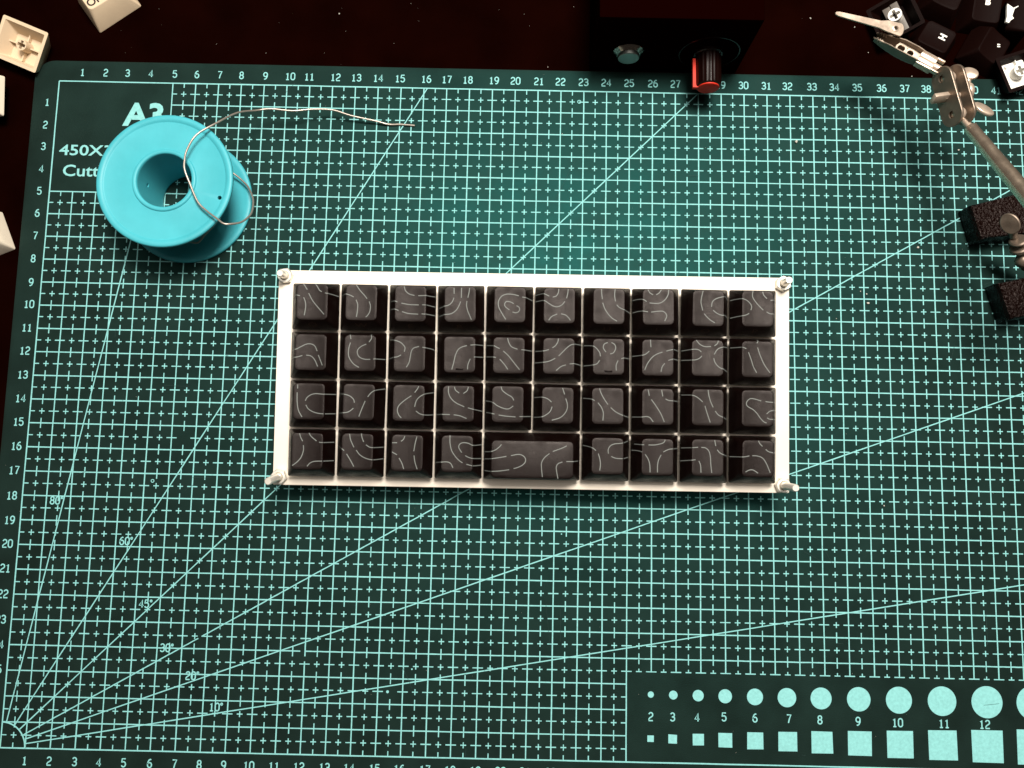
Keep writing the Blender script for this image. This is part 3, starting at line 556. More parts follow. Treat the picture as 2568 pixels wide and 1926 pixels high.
PZ = -0.42
PX0, PX1, PY0, PY1 = -0.665, 19.68, -7.972, 0.555
pcx, pcy, phx, phy = (PX0 + PX1) / 2, (PY0 + PY1) / 2, (PX1 - PX0) / 2, (PY1 - PY0) / 2
bm = bmesh.new()
loft(bm, [[Vector((x, y, z)) for x, y in rring(phx - i_, phy - i_, 0.06, 3, 2, pcx, pcy)] for i_, z in ((0.02, PZ - .20), (0, PZ - .18), (0, PZ - .02), (0.02, PZ))])
obj('top_plate', bm, M['white'], kb, 40)
bm = bmesh.new()                                                # wedge shaped lower case standing on the mat
def low_z(x, y):                                                # local z that lies 0.1 mm above the print
    n = KM.to_3x3() @ Vector((0, 0, 1))
    return (0.03 - (KO + KM.to_3x3() @ Vector((x, y, 0))).z) / n.z
rp = rring(phx - 0.35, phy - 0.35, 0.15, 3, 2, pcx, pcy)
loft(bm, [[Vector((x, y, low_z(x, y))) for x, y in rp], [Vector((x, y, PZ - .202)) for x, y in rp]])
obj('lower_case', bm, M['white'], kb, 40)

def spec(row, col):
    if (row, col) == (3, 4):
        return dict(bw=1.8665, bh=.914, ty=-.109, tw=1.565, th=.71, z=.66, dip=-.03)
    return dict(bw=.914, bh=.914, ty=(.095, .055, .075, .07)[row], tw=.602, th=.697, z=(.68, .66, .70, .72)[row], dip=.045)
def rr(px, py, hw, hh, r):
    qx = abs(px) - (hw - r); qy = abs(py) - (hh - r)
    return math.hypot(max(qx, 0), max(qy, 0)) + min(max(qx, qy), 0) - r
def ztop(x, y, k):
    if k['dip'] >= 0:
        u = max(-1, min(1, x / k['tw']))
    else:
        u = max(-1, min(1, (y - k['ty']) / k['th']))
    return k['z'] - k['dip'] * (1 - u * u)
def zsurf(x, y, k):
    if rr(x, y - k['ty'], k['tw'], k['th'], .17) <= 0: return ztop(x, y, k)
    if rr(x, y, k['bw'], k['bh'], .07) > 0: return 0.0
    lo, hi = 0.0, 1.0
    for _ in range(18):
        m_ = (lo + hi) / 2
        if rr(x, y - m_ * k['ty'], k['bw'] + (k['tw'] - k['bw']) * m_, k['bh'] + (k['th'] - k['bh']) * m_, .07 + .1 * m_) <= 0: lo = m_
        else: hi = m_
    return lo * ztop(x, y, k)
def cap_loops(k):
    T = rring(k['tw'], k['th'], .19, 5, 8, 0, k['ty'])
    B = rring(k['bw'], k['bh'], .07, 5, 8)
    L = []
    L.append([Vector((x, y, -0.02)) for x, y in B])
    for m_ in (0.04, 0.5, 0.965):
        L.append([Vector((b[0] + (t[0] - b[0]) * m_, b[1] + (t[1] - b[1]) * m_, m_ * ztop(t[0], t[1], k))) for b, t in zip(B, T)])
    for ins in (0.007, 0.024):
        L.append([Vector((x, y, ztop(x, y, k) - (0.006 if ins < .01 else 0))) for x, y in rring(k['tw'] - ins, k['th'] - ins, .165, 5, 8, 0, k['ty'])])
    for s_ in (0.82, 0.6, 0.38, 0.16):
        L.append([Vector((x * s_, k['ty'] + (y - k['ty']) * s_, ztop(x * s_, k['ty'] + (y - k['ty']) * s_, k))) for x, y in T])
    return L
def surf_ribbon(bm, pts, w, k):
    P2 = spline3([(x, y, 0) for x, y in pts], 6)
    L = []
    for i, p in enumerate(P2):
        t = (P2[min(i + 1, len(P2) - 1)] - P2[max(i - 1, 0)])
        if t.length < 1e-6: continue
        t.normalize(); n = Vector((-t.y, t.x, 0)) * w / 2
        pr_ = []
        for q in (p - n, p + n):
            x = max(-k['bw'] + .01, min(k['bw'] - .01, q.x)); y = max(-k['bh'] + .01, min(k['bh'] - .01, q.y))
            e = 0.01
            gx = (zsurf(x + e, y, k) - zsurf(x - e, y, k)) / (2 * e); gy = (zsurf(x, y + e, k) - zsurf(x, y - e, k)) / (2 * e)
            nn = Vector((-gx, -gy, 1)).normalized()
            pr_.append(bm.verts.new(Vector((x, y, zsurf(x, y, k))) + nn * 0.008))
        L.append(pr_)
    for a, b in zip(L, L[1:]): bm.faces.new((a[0], a[1], b[1], b[0]))
def front_legend(ch, k):
    """letter printed low on the sloping front wall"""
    t = text_bm(ch, 0.40, 0.0)
    slope = (k['ty'] - k['th'] + k['bh'])
    for v in t.verts:
        f = (v.co.y + 0.20) / 0.75
        f = 0.12 + f * 1.0
        x = v.co.x * 1.15 - 0.03
        zt = ztop(x, k['ty'] - k['th'], k)
        v.co = Vector((x, -k['bh'] + slope * f - 0.010, f * zt + 0.006))
    return t

LET = ['QWERTYUIOP', 'ASDFGHJKL', 'ZXCVBNM']
KEYMESH = {}
for (row, col), strokes in STROKES.items():
    k = spec(row, col)
    wide = (row, col) == (3, 4)
    kx = 5 * P if wide else (col + .5) * P
    ky = -(row + .5) * P
    key = (row, wide)
    if key not in KEYMESH:
        bm = bmesh.new(); loft(bm, cap_loops(k))
        c_ = obj('keycap', bm, M['key'], kb, 50)
        KEYMESH[key] = c_.data
    else:
        c_ = link(bpy.data.objects.new('keycap', KEYMESH[key]), kb)
    c_.location = Vector((kx + random.gauss(0, .004), ky + random.gauss(0, .004), 0)) * S
    c_.rotation_euler = (R(random.gauss(0, .5)), R(random.gauss(0, .5)), R(random.gauss(0, .3)))
    if wide: c_['label'] = 'wide two-unit black keycap'
    bm = bmesh.new()
    for st in strokes: surf_ribbon(bm, st, 0.034, k)
    flat('line_art', bm, M['line'], c_)
    if row < 3 and col < len(LET[row]):
        lb = front_legend(LET[row][col], k)
        for v in lb.verts: v.co *= S
        me = bpy.data.meshes.new('front_legend'); lb.to_mesh(me); lb.free(); me.materials.append(M['legend'])
        link(bpy.data.objects.new('front_legend', me), c_)
    if (row, col) in ((1, 3), (1, 6)):
        bm = bmesh.new()
        yb = -0.495
        L = []
        for ins, z in ((0, -.03), (0, .025), (.012, .04)):
            L.append([Vector((x, y, ztop(0, 0, k) + z)) for x, y in rring(.145 - ins, .036 - ins, .02, 3, 1, 0, yb)])
        loft(bm, L)
        obj('homing_bar', bm, M['key'], c_, 60)
    if wide:
        for dx in (-P / 2, P / 2): pass
sw = None
for (row, col) in STROKES:
    wide = (row, col) == (3, 4)
    kx = 5 * P if wide else (col + .5) * P
    if sw is None:
        bm = bmesh.new()
        loft(bm, [[Vector((x, y, z)) for x, y in rring(h, h, .08, 2, 1)] for h, z in ((.69, PZ + .003), (.69, PZ + .06), (.60, -.06), (.58, -.05))])
        o = obj('key_switch', bm, M['switch'], kb, 40); sw = o.data
    else:
        o = link(bpy.data.objects.new('key_switch', sw), kb)
    o.location = Vector((kx, -(row + .5) * P, 0)) * S

for (b0, t0) in BOLTS:
    b0 = Vector(b0); t0 = Vector(t0)
    ax = (t0 - b0).normalized()
    n0 = b0 + ax * ((PZ - b0.z) / ax.z)
    Lb = (t0 - n0).length
    bm = bmesh.new()
    prof = [(0.147, -0.3), (0.147, Lb - 0.04), (0.115, Lb)]
    lathe(bm, prof, 24, along(n0, ax), closed=False)
    bolt = obj('corner_bolt', bm, M['bolt'], kb, 40)
    bm = bmesh.new()
    a0 = random.uniform(0, 60)
    def hexl(r, z): return [along(n0, ax) @ Vector((r * math.cos(R(a0 + 60 * q)), r * math.sin(R(a0 + 60 * q)), z)) for q in range(6)]
    def cirl(r, z): return [along(n0, ax) @ Vector((r * math.cos(R(a0 + 10 * q)), r * math.sin(R(a0 + 10 * q)), z)) for q in range(36)]
    hx = [hexl(.318, .003), hexl(.318, .20)]
    loops = []
    for H6 in hx:
        loops.append([H6[q // 6].lerp(H6[(q // 6 + 1) % 6], (q % 6) / 6) for q in range(36)])
    loft(bm, [cirl(.16, .003), loops[0], loops[1], cirl(.262, .235), cirl(.195, .235), cirl(.158, .19)], closed=True)
    obj('hex_nut', bm, M['bolt'], bolt, 28)

# ------------------------------------------------------------------ solder spool
SPC = Vector((6.075, -5.33, 0.01))
sp = thing('solder_spool', 'bright turquoise plastic spool with a loop of grey solder wire standing on the mat corner', 'spool', SPC)
bm = bmesh.new()
lathe(bm, [(1.10, 2.38), (1.10, 2.50), (1.14, 2.54), (1.24, 2.54), (1.27, 2.52), (1.29, 2.47), (1.34, 2.465), (2.42, 2.445), (2.46, 2.455), (2.49, 2.50), (2.68, 2.50), (2.73, 2.46), (2.73, 2.36), (2.69, 2.33), (1.45, 2.34), (1.3, 2.33)], 128)
tf = obj('upper_flange', bm, M['blue'], sp, 60)
bm = bmesh.new(); cyl(bm, Vector((8.32, -5.99, 0)) - Vector((SPC.x, SPC.y, 0)) + Vector((0, 0, 2.0)), (0, 0, 1), .085, 1.0, 20, 0.0)
cut(tf, bm)
bm = bmesh.new()
lathe(bm, [(1.10, 0.12), (1.10, 0.03), (1.14, 0.0), (2.69, 0.0), (2.73, 0.04), (2.73, 0.14), (2.68, 0.18), (2.50, 0.18), (2.44, 0.15), (1.45, 0.13), (1.3, 0.14)], 128)
obj('lower_flange', bm, M['blue'], sp, 60)
bm = bmesh.new()
lathe(bm, [(1.10, 0.10), (1.32, 0.10), (1.32, 2.40), (1.10, 2.40)], 96)
co = obj('core', bm, M['blue'], sp, 60)
bm = bmesh.new(); cyl(bm, (-1.6, 0.12, 1.55), (1, 0, 0), .09, .8, 16, 0.0)
cut(co, bm)
bm = bmesh.new()
tube(bm, [Vector(p) - SPC for p in WIRE], 0.040, 10, 5)
obj('solder_wire', bm, M['wire'], sp, 60)
bm = bmesh.new()
tube(bm, [Vector(p) - SPC for p in WIRE_LOOP] + [Vector((1.34, -.25, 1.5))], 0.042, 8, 4)
obj('solder_wire_tail', bm, M['wire'], sp, 60)
bm = bmesh.new()                                                # last turns left on the core
pts = []
for q in range(0, 100):
    a = q * 0.26
    pts.append(Vector((1.365 * math.cos(a), 1.365 * math.sin(a), 0.35 + 0.018 * q)))
tube(bm, pts, 0.042, 8, 1)
obj('wire_winding', bm, M['wire'], sp, 60)

# ------------------------------------------------------------------ loose keycaps
def shell(k, t=0.14, inner=None):
    """hollow keycap, opening downwards"""
    bm = bmesh.new()
    L = cap_loops(k)
    Ti = rring(k['tw'] - t * .9, k['th'] - t * .9, .08, 5, 8, 0, k['ty'])
    Bi = rring(k['bw'] - t, k['bh'] - t, .04, 5, 8)
    zt = k['z'] - k['dip'] - 0.16
    inn = []
    inn.append([Vector((x * .3, k['ty'] + (y - k['ty']) * .3, zt)) for x, y in Ti])
    inn.append([Vector((x, y, zt)) for x, y in Ti])
    inn.append([Vector((x, y, -0.02)) for x, y in Bi])
    loft(bm, inn + L)
    return bm, zt
def stem_bm(z0, z1, r=0.28, arm=0.21, th=0.065, cross=True):
    bm = bmesh.new()
    n = 32
    o0 = [Vector((r * math.cos(2 * math.pi * q / n), r * math.sin(2 * math.pi * q / n), 0)) for q in range(n)]
    cr = [(arm, th), (th, th), (th, arm), (-th, arm), (-th, th), (-arm, th), (-arm, -th), (-th, -th), (-th, -arm), (th, -arm), (th, -th), (arm, -th)]
    lo = [bm.verts.new(p + Vector((0, 0, z0))) for p in o0]
    hi = [bm.verts.new(p + Vector((0, 0, z1))) for p in o0]
    for q in range(n): bm.faces.new((lo[q], lo[(q + 1) % n], hi[(q + 1) % n], hi[q]))
    ch = [bm.verts.new((x, y, z0)) for x, y in cr]
    cl = [bm.verts.new((x, y, z0 + (z1 - z0) * .95)) for x, y in cr]
    m_ = len(cr)
    for q in range(m_): bm.faces.new((ch[q], ch[(q + 1) % m_], cl[(q + 1) % m_], cl[q]))
    bm.faces.new(cl); bm.faces.new(hi)
    es = [bm.edges.get((lo[q], lo[(q + 1) % n])) for q in range(n)] + [bm.edges.get((ch[q], ch[(q + 1) % m_])) for q in range(m_)]
    bmesh.ops.triangle_fill(bm, use_beauty=True, edges=es)
    return bm
def legend(s, size, x, y, k, mtl, parent, rot=0.0, bold=0.012):
    t = text_bm(s, size, bold)
    xs = [v.co.x for v in t.verts]; ys = [v.co.y for v in t.verts]
    c = Vector(((min(xs) + max(xs)) / 2, (min(ys) + max(ys)) / 2, 0))
    for v in t.verts:
        q = Matrix.Rotation(rot, 3, 'Z') @ (v.co - c) + Vector((x, y, 0))
        v.co = Vector((q.x, q.y, ztop(q.x, q.y, k) + 0.006))
    return flat('legend', t, mtl, parent)
U1 = dict(bw=.9025, bh=.9025, ty=.06, tw=.60, th=.68, z=.78, dip=.05)
U125 = dict(bw=1.10, bh=.9025, ty=.10, tw=.80, th=.66, z=.92, dip=.05)
def cap_part(k, mtl, parent):
    bm, zt = shell(k)
    return obj('cap_shell', bm, mtl, parent, 50), zt

# beige, upside down, left
t = thing('loose_keycap', 'beige keycap lying upside down with its cross shaped stem hole showing beside the mat corner', 'keycap', (-1.56, 1.40, 0.50), group='loose light keycaps on the left of the desk')
t.rotation_euler = (Matrix.Rotation(R(-22), 4, 'Z') @ Matrix.Rotation(R(12), 4, 'X') @ Matrix.Rotation(math.pi, 4, 'X')).to_euler()
kk = dict(U125, bw=1.09, z=.78)
c_, zt = cap_part(kk, M['beige'], t)
bm = stem_bm(0.10, zt + .02, .235, .18, .062); obj('stem', bm, M['beige'], t, 40)
bm = bmesh.new()
box(bm, (0.52, 0, zt - .11), (.26, .03, .12)); box(bm, (-0.52, 0, zt - .11), (.26, .03, .12)); box(bm, (0, .45, zt - .08), (.03, .19, .09)); box(bm, (0, -.42, zt - .08), (.03, .17, .09))
obj('stem_rib', bm, M['beige'], t, 0)

# beige, upright with legend, top left
ang = math.atan2(3.86 - 2.53, 3.24 - 1.48)
t = thing('loose_keycap', 'beige upright keycap with black letters cut by the top edge of the photo', 'keycap', (0, 0, 0), group='loose light keycaps on the left of the desk')
ux = Vector((math.cos(ang), math.sin(ang), 0)); uy = Vector((-ux.y, ux.x, 0))
g3 = Vector((1.44, 2.42, 0))
cen = g3 + ux * 1.10 + uy * .9025
t.location = Vector((cen.x, cen.y, DESK_Z + .02)) * S
t.rotation_euler = (0, 0, ang)
kk = dict(U125, bw=1.10, z=.95, tw=.80, th=.64, ty=.12)
cap_part(kk, M['beige'], t)
legend('OP', 0.50, -0.40, -0.22, kk, M['dark_legend'], t)

# white one cut by the left edge
t = thing('loose_keycap', 'white keycap cut by the left edge just below the upside down beige one', 'keycap', (-2.98, -0.98, 0.20), group='loose light keycaps on the left of the desk')
t.rotation_euler = (R(0), R(-12), R(4))
kk = dict(U1, tw=.80, th=.84, z=.5, ty=0)
cap_part(kk, M['cream'], t)
# white one lower on the left edge
t = thing('loose_keycap', 'pale keycap with a small dark legend mark cut by the left edge lower down', 'keycap', (-2.62, -7.05, DESK_Z + .02), group='loose light keycaps on the left of the desk')
t.rotation_euler = (0, 0, R(24))
kk = dict(U1, tw=.72, th=.74, z=.85, ty=.06)
cap_part(kk, M['cream'], t)
legend('\u2013', 0.28, 0.42, -0.42, kk, M['dark_legend'], t)

BG = 'loose black keycaps at the top right'
# H
t = thing('loose_keycap', 'black upright keycap with a white letter H', 'keycap', (38.25, 2.50, DESK_Z + .02), (R(6), R(-4), R(-122)), BG)
kk = dict(U1, tw=.60, th=.66, z=.80)
cap_part(kk, M['blackcap'], t)
legend('H', 0.40, -0.13, 0.27, kk, M['whiteshot'], t, 0, 0.018)
# letter at the very top
t = thing('loose_keycap', 'black keycap with a white letter cut by the top edge', 'keycap', (40.5, 4.0, DESK_Z + .02), (R(5), 0, R(-8)), BG)
cap_part(kk, M['blackcap'], t)
legend('B', 0.40, 0.02, 0.30, kk, M['whiteshot'], t, 0, 0.018)
# quote marks
t = thing('loose_keycap', 'black keycap with two small white marks right of the letter H keycap', 'keycap', (40.55, 2.25, DESK_Z + .02), (R(0), R(14), R(-30)), BG)
cap_part(kk, M['blackcap'], t)
legend('"', 0.52, 0.18, 0.22, kk, M['whiteshot'], t, R(120), 0.006)
# plain ones
t = thing('loose_keycap', 'plain black keycap behind the letter H keycap near the top edge', 'keycap', (38.85, 4.55, DESK_Z + .02), (R(0), R(0), R(-25)), BG)
cap_part(kk, M['blackcap'], t)
# on its side, grey web and white stem pointing left
t = thing('loose_keycap', 'black keycap tipped over with grey inner bar and round white stem next to the clip', 'keycap', (0, 0, 0), (0, 0, 0), BG)
zl = -Vector((-.48, -.12, .86)).normalized(); yl = Vector((.35, -.94, .06)); yl = (yl - zl * yl.dot(zl)).normalized(); xl_ = yl.cross(zl)
t.rotation_euler = Matrix(((xl_.x, yl.x, zl.x), (xl_.y, yl.y, zl.y), (xl_.z, yl.z, zl.z))).to_euler()
t.location = (Vector((36.30, 3.35, 0.82)) + zl * .22) * S
kk = dict(U1, z=.75)
c_, zt = cap_part(kk, M['blackcap'], t)
bm = bmesh.new()
sx_ = 1 if xl_.x < 0 else -1
box(bm, (-.16 * sx_, .02, .26), (.15, .80, .06), bev=.012); box(bm, (.16 * sx_, .02, .30), (.16, .72, .05), bev=.012)
obj('inner_bar', bm, M['greyshot'], t, 30)
bm = stem_bm(-0.22, zt + .02, .275); obj('stem', bm, M['whiteshot'], t, 40)
# upside down, white inside
t = thing('loose_keycap', 'black keycap upside down with white interior on the mat edge cut by the right edge', 'keycap', (41.72, 1.03, 0.66), (0, 0, 0), BG)
t.rotation_euler = (Matrix.Rotation(R(19.5), 4, 'Z') @ Matrix.Rotation(math.pi, 4, 'X')).to_euler()
kk = dict(U1, z=.66, bw=.88, bh=.82, tw=.66, th=.66, ty=0)
c_, zt = cap_part(kk, M['blackcap'], t)
bm = bmesh.new()
prism(bm, [(x, y) for x, y in rring(.56, .56, .03, 2, 1)], zt - .05, zt + .01)
obj('inner_floor', bm, M['whiteshot'], t, 30)
bm = stem_bm(0.02, zt - .02, .27, cross=True); obj('stem', bm, M['whiteshot'], t, 40)
bm = bmesh.new(); cyl(bm, (-.30, -.42, zt - .16), (0, 0, 1), .07, .14, 12, .01); box(bm, (.12, -.47, zt - .12), (.018, .09, .09))
obj('inner_post', bm, M['whiteshot'], t, 30)
# on its side, white forked web
t = thing('loose_keycap', 'black keycap on its side with a forked white web inside', 'keycap', (41.95, 3.35, 0.30), (0, 0, 0), BG)
t.rotation_euler = (Matrix.Rotation(R(-5), 4, 'Z') @ Matrix.Rotation(R(-100), 4, 'Y')).to_euler()
kk = dict(U1, z=.75)
cap_part(kk, M['blackcap'], t)
bm = bmesh.new()
inv = Matrix.LocRotScale(Vector((41.95, 3.35, 0.30)), t.rotation_euler.to_quaternion(), None).inverted()
Y_ = [(1980, 75), (2050, 128), (2108, 98), (2110, 108), (2062, 138), (2028, 232), (2048, 262), (2005, 290), (1985, 322), (1948, 308), (1966, 240), (1970, 150)]
prism(bm, [(41.05 + (u - 1980) / 280.0, 3.82 - (v - 75) / 283.0) for u, v in Y_][::-1], .92, 1.02, inv)
obj('inner_web', bm, M['whiteshot'], t, 30)

# ------------------------------------------------------------------ control box behind the mat
BY = 1.15
bx = thing('control_box', 'black control box with a metal push button and a knob standing behind the mat', 'control box', (26.5, BY, DESK_Z))
OB = Vector((26.5, BY, DESK_Z))
bm = bmesh.new()
box(bm, Vector((26.5, BY + 3.5, DESK_Z + 2.05)) - OB, (3.25, 3.5, 2.05), bev=.10)
obj('box_body', bm, M['box'], bx, 30)
bz = 1.28
def front(x, y): return along(Vector((x, y, bz)) - OB, (0, -1, 0))
bm = bmesh.new()
lathe(bm, [(0.40, -.05), (0.655, -.05), (0.655, .03), (0.635, .05), (0.49, .17), (0.465, .175), (0.455, .15), (0.40, .15)], 64, front(24.76, BY))
bt = obj('push_button', bm, M['chrome'], bx, 28)
bm = bmesh.new()
lathe(bm, [(0.10, .05), (0.445, .05), (0.445, .29), (0.425, .31), (0.10, .315), (0.0, .315)], 48, front(24.76, BY), closed=False)
obj('button_cap', bm, M['brushed'], bt, 28)
bm = bmesh.new()
kx = 28.12
n = 72; loops = []
for z, sc in ((0.0, 1.0), (0.10, 1.0), (0.14, .92), (1.40, .90), (1.47, .88), (1.50, .80)):
    lp = []
    for q in range(n):
        a = 2 * math.pi * q / n
        rad = 0.60 * sc * (1.0 if z < .12 or z > 1.45 else 1 - 0.07 * (0.5 + 0.5 * math.cos(18 * a)))
        lp.append(front(kx, BY) @ Vector((rad * math.cos(a), rad * math.sin(a), z)))
    loops.append(lp)
loft(bm, loops)
kn = obj('knob', bm, M['knob'], bx, 50)
bm = bmesh.new()
lathe(bm, [(0.0, 1.49), (0.45, 1.49), (0.45, 1.545), (0.42, 1.565), (0.0, 1.57)], 48, front(kx, BY), closed=False)
fm = front(kx, BY)
# pointer: a strip along the left side of the knob joined to the cap
def fbox(x0, x1, z0, z1, y0, y1):
    b_ = bmesh.new()
    box(b_, ((x0 + x1) / 2, (y0 + y1) / 2, (z0 + z1) / 2), (abs(x1 - x0) / 2, abs(y1 - y0) / 2, abs(z1 - z0) / 2), bev=.015)
    return b_
xl = (fm.inverted() @ (Vector((kx - 1, BY, bz)) - OB)).x            # sign of local x towards the picture's left
sg = 1 if xl > 0 else -1
ylocal = (fm.inverted() @ (Vector((kx - 1, BY, bz)) - OB)).y
side = Vector((-1, 0, 0)); updir = Vector((0, 0, 1)); fwd = Vector((0, -1, 0)); base = Vector((kx, BY, bz)) - OB
def pbox(s0, s1, f0, f1, u0, u1):
    vs = []
    for f in (f0, f1):
        for s_, u in ((s0, u0), (s1, u0), (s1, u1), (s0, u1)):
            vs.append(bm.verts.new(base + side * s_ + fwd * f + updir * u))
    for a in ((0, 1, 2, 3), (4, 5, 6, 7), (0, 1, 5, 4), (1, 2, 6, 5), (2, 3, 7, 6), (3, 0, 4, 7)): bm.faces.new([vs[q] for q in a])
pbox(.50, .66, .28, 1.50, -.09, .09)
pbox(.30, .66, 1.502, 1.555, -.09, .09)
obj('pointer', bm, M['red'], kn, 35)
bm = bmesh.new()
lathe(bm, [(1.22, -.02), (1.27, -.02), (1.27, .012), (1.22, .012)], 64, front(kx + .05, BY))
obj('dial_ring', bm, M['knob'], bx, 40)

# ------------------------------------------------------------------ helping hand with alligator clip
HO = Vector((41.5, -7.5, 0.04))
hh = thing('helping_hand', 'metal helping hand with alligator clip and rod on a black iron base', 'helping hand', HO)
def V(*a): return Vector(a) - HO
# base: two legs of the cast iron foot
def leg(pts, rise):
    bm = bmesh.new()
    ins = 0.07
    c = sum((Vector((x, y, 0)) for x, y in pts), Vector()) / len(pts)
    def L(z, k_, dx=0.0): 
        out = []
        for i, (x, y) in enumerate(pts):
            p = Vector((x, y, 0)); d = (c - p).normalized()
            out.append(p + d * k_ + Vector((0, 0, z)) - HO)
        return out
    loft(bm, [L(0.05, .0), L(rise - .25, 0.0), L(rise - .08, .05), L(rise, .17)])
    es = [e for e in bm.edges]
    bmesh.ops.subdivide_edges(bm, edges=es, cuts=3, use_grid_fill=True)
    return obj('base_leg', bm, M['iron'], hh, 30)
leg([(39.12, -5.12), (39.50, -6.60), (43.6, -6.0), (43.4, -3.9)], 1.0)
leg([(40.10, -8.42), (40.55, -9.95), (44.5, -9.2), (44.2, -7.4)], 1.0)
bm = bmesh.new()
loft(bm, [[V(x, y, z) for x, y in rring(1.3 - i_, 3.2 - i_, .3, 4, 2, 43.8, -6.9)] for i_, z in ((0, .05), (0, .95), (.15, 1.1))])
obj('base_block', bm, M['iron'], hh, 30)
# clamp on the base: post, stacked collars, wing
bm = bmesh.new()
cyl(bm, V(41.35, -7.75, .9), Vector((-.55, .55, .75)), .20, 1.5, 24)
obj('clamp_post', bm, M['worn'], hh, 40)
bm = bmesh.new()
cyl(bm, V(40.62, -7.22, 1.62), Vector((-.5, .55, .7)), .34, .22, 28, .05)
cyl(bm, V(40.40, -6.98, 1.95), Vector((-.5, .55, .7)), .33, .16, 28, .05)
obj('clamp_collar', bm, M['worn'], hh, 40)
bm = bmesh.new(); sphere(bm, V(40.95, -7.55, 1.30), .30)
obj('clamp_ball', bm, M['worn'], hh, 60)
bm = bmesh.new()
prism(bm, arc2(0, 0, .44, .34, 0, 360, 28)[:-1], -.06, .06, along(V(39.80, -6.38, 2.42), (-.75, -.45, .62)), .03)
cyl(bm, V(39.95, -6.52, 2.25), Vector((.6, -.55, -.6)), .15, .6, 16)
obj('wing_screw', bm, M['worn'], hh, 40)
# rod
r0 = Vector((37.71, -2.83, 3.45)); r1 = Vector((38.70, -6.05, 5.0))
dr = (r1 - r0).normalized()
bm = bmesh.new()
cyl(bm, r0 + dr * .10 - HO, dr, .245, 7.4, 32, .03, r2=.36)
rod = obj('rod', bm, M['rod'], hh, 40)
bm = bmesh.new()
cyl(bm, r0 - dr * .55 - HO, dr, .13, .75, 20, .02)
obj('rod_neck', bm, M['nickel'], rod, 40)
re_ = r0 + dr * 7.1
bm = bmesh.new(); sphere(bm, re_ - HO, .48)
tube(bm, [re_ - HO, (re_ + Vector((43.8, -7.0, 1.0))) / 2 + Vector((0, 0, .2)) - HO, V(43.8, -7.0, 1.0)], .25, 16, 4)
obj('support_arm', bm, M['rod'], hh, 40)
# joint: two oval plates clamping two balls
pa0 = Vector((36.66, -0.93, 3.60)); pa1 = Vector((37.06, -2.52, 3.56))       # hole centres on the near (left, tilted) plate
lng = (pa1 - pa0).normalized()
nrm = Vector((-.95, -.25, .20)); nrm = (nrm - lng * nrm.dot(lng)).normalized()
wid = nrm.cross(lng)
def plate_at(center, holes=True):
    mtx = Matrix(((lng.x, wid.x, nrm.x, center.x), (lng.y, wid.y, nrm.y, center.y), (lng.z, wid.z, nrm.z, center.z), (0, 0, 0, 1)))
    mtx = Matrix.Translation(-HO) @ mtx
    hl, hw = .74, .52
    pts = [(hl + .46 * math.cos(R(a)), hw * math.sin(R(a))) for a in range(-90, 91, 10)] + [(-hl + .46 * math.cos(R(a)), hw * math.sin(R(a))) for a in range(90, 271, 10)]
    bm = bmesh.new(); prism(bm, pts, -.05, .05, mtx, .02)
    pl = obj('joint_plate', bm, M['plate'], hh, 40)
    if holes:
        bm = bmesh.new()
        for s_ in (-1, 1): lathe(bm, [(.001, -.3), (.14, -.3), (.14, .3), (.001, .3)], 24, mtx @ Matrix.Translation(Vector((s_ * .74, 0, 0))), closed=False)
        cut(pl, bm)
    return mtx
cA = (pa0 + pa1) / 2
mA = plate_at(cA)
cB = cA - nrm * .58
mB = plate_at(cB)
for s_ in (-1, 1):
    bm = bmesh.new(); sphere(bm, cA - nrm * .28 + lng * .74 * s_ - HO, .27)
    obj('joint_ball', bm, M['nickel'], hh, 60)
bm = bmesh.new()
c0 = cA + nrm * .08 - HO
cyl(bm, c0 - nrm * 1.0, nrm, .11, 1.1, 16)
box(bm, (0, 0, .36), (.10, .20, .34), Matrix.Translation(-HO) @ Matrix(((lng.x, wid.x, nrm.x, cA.x), (lng.y, wid.y, nrm.y, cA.y), (lng.z, wid.z, nrm.z, cA.z), (0, 0, 0, 1))) @ Matrix.Rotation(R(22), 4, 'Z'), bev=.05)
obj('joint_screw', bm, M['nickel'], hh, 40)
# wings of the wing nut on the far side
bm = bmesh.new()
for c, d, rx, ry in (((38.12, -0.42, 2.95), (-.3, .2, .9), .26, .34), ((38.62, -1.90, 2.95), (.25, .45, .85), .44, .30)):
    prism(bm, arc2(0, 0, rx, ry, 0, 360, 28)[:-1], -.07, .07, along(V(*c), d), .03)
sphere(bm, V(38.05, -1.15, 2.95), .30, 20, (.75, 1.15, .9))
tube(bm, [V(38.1, -.6, 2.9), V(38.0, -1.15, 2.85), V(38.25, -1.7, 2.85), V(38.45, -1.9, 2.92)], .13, 10, 4)
obj('wing_nut', bm, M['nickel'], hh, 50)
# alligator clip
a0 = Vector((36.70, -0.55, 3.42)); a1 = Vector((34.42, 0.98, 3.15))
ad = (a1 - a0).normalized(); au = Vector((0, 0, 1)); aw = ad.cross(au).normalized(); au = aw.cross(ad)
bm = bmesh.new(); cyl(bm, a0 - ad * .35 - HO, ad, .15, 1.0, 20)
obj('clip_stub', bm, M['nickel'], hh, 40)
def AM(s_): 
    c = a0 + ad * s_
    return Matrix.Translation(-HO) @ Matrix(((ad.x, aw.x, au.x, c.x), (ad.y, aw.y, au.y, c.y), (ad.z, aw.z, au.z, c.z), (0, 0, 0, 1)))
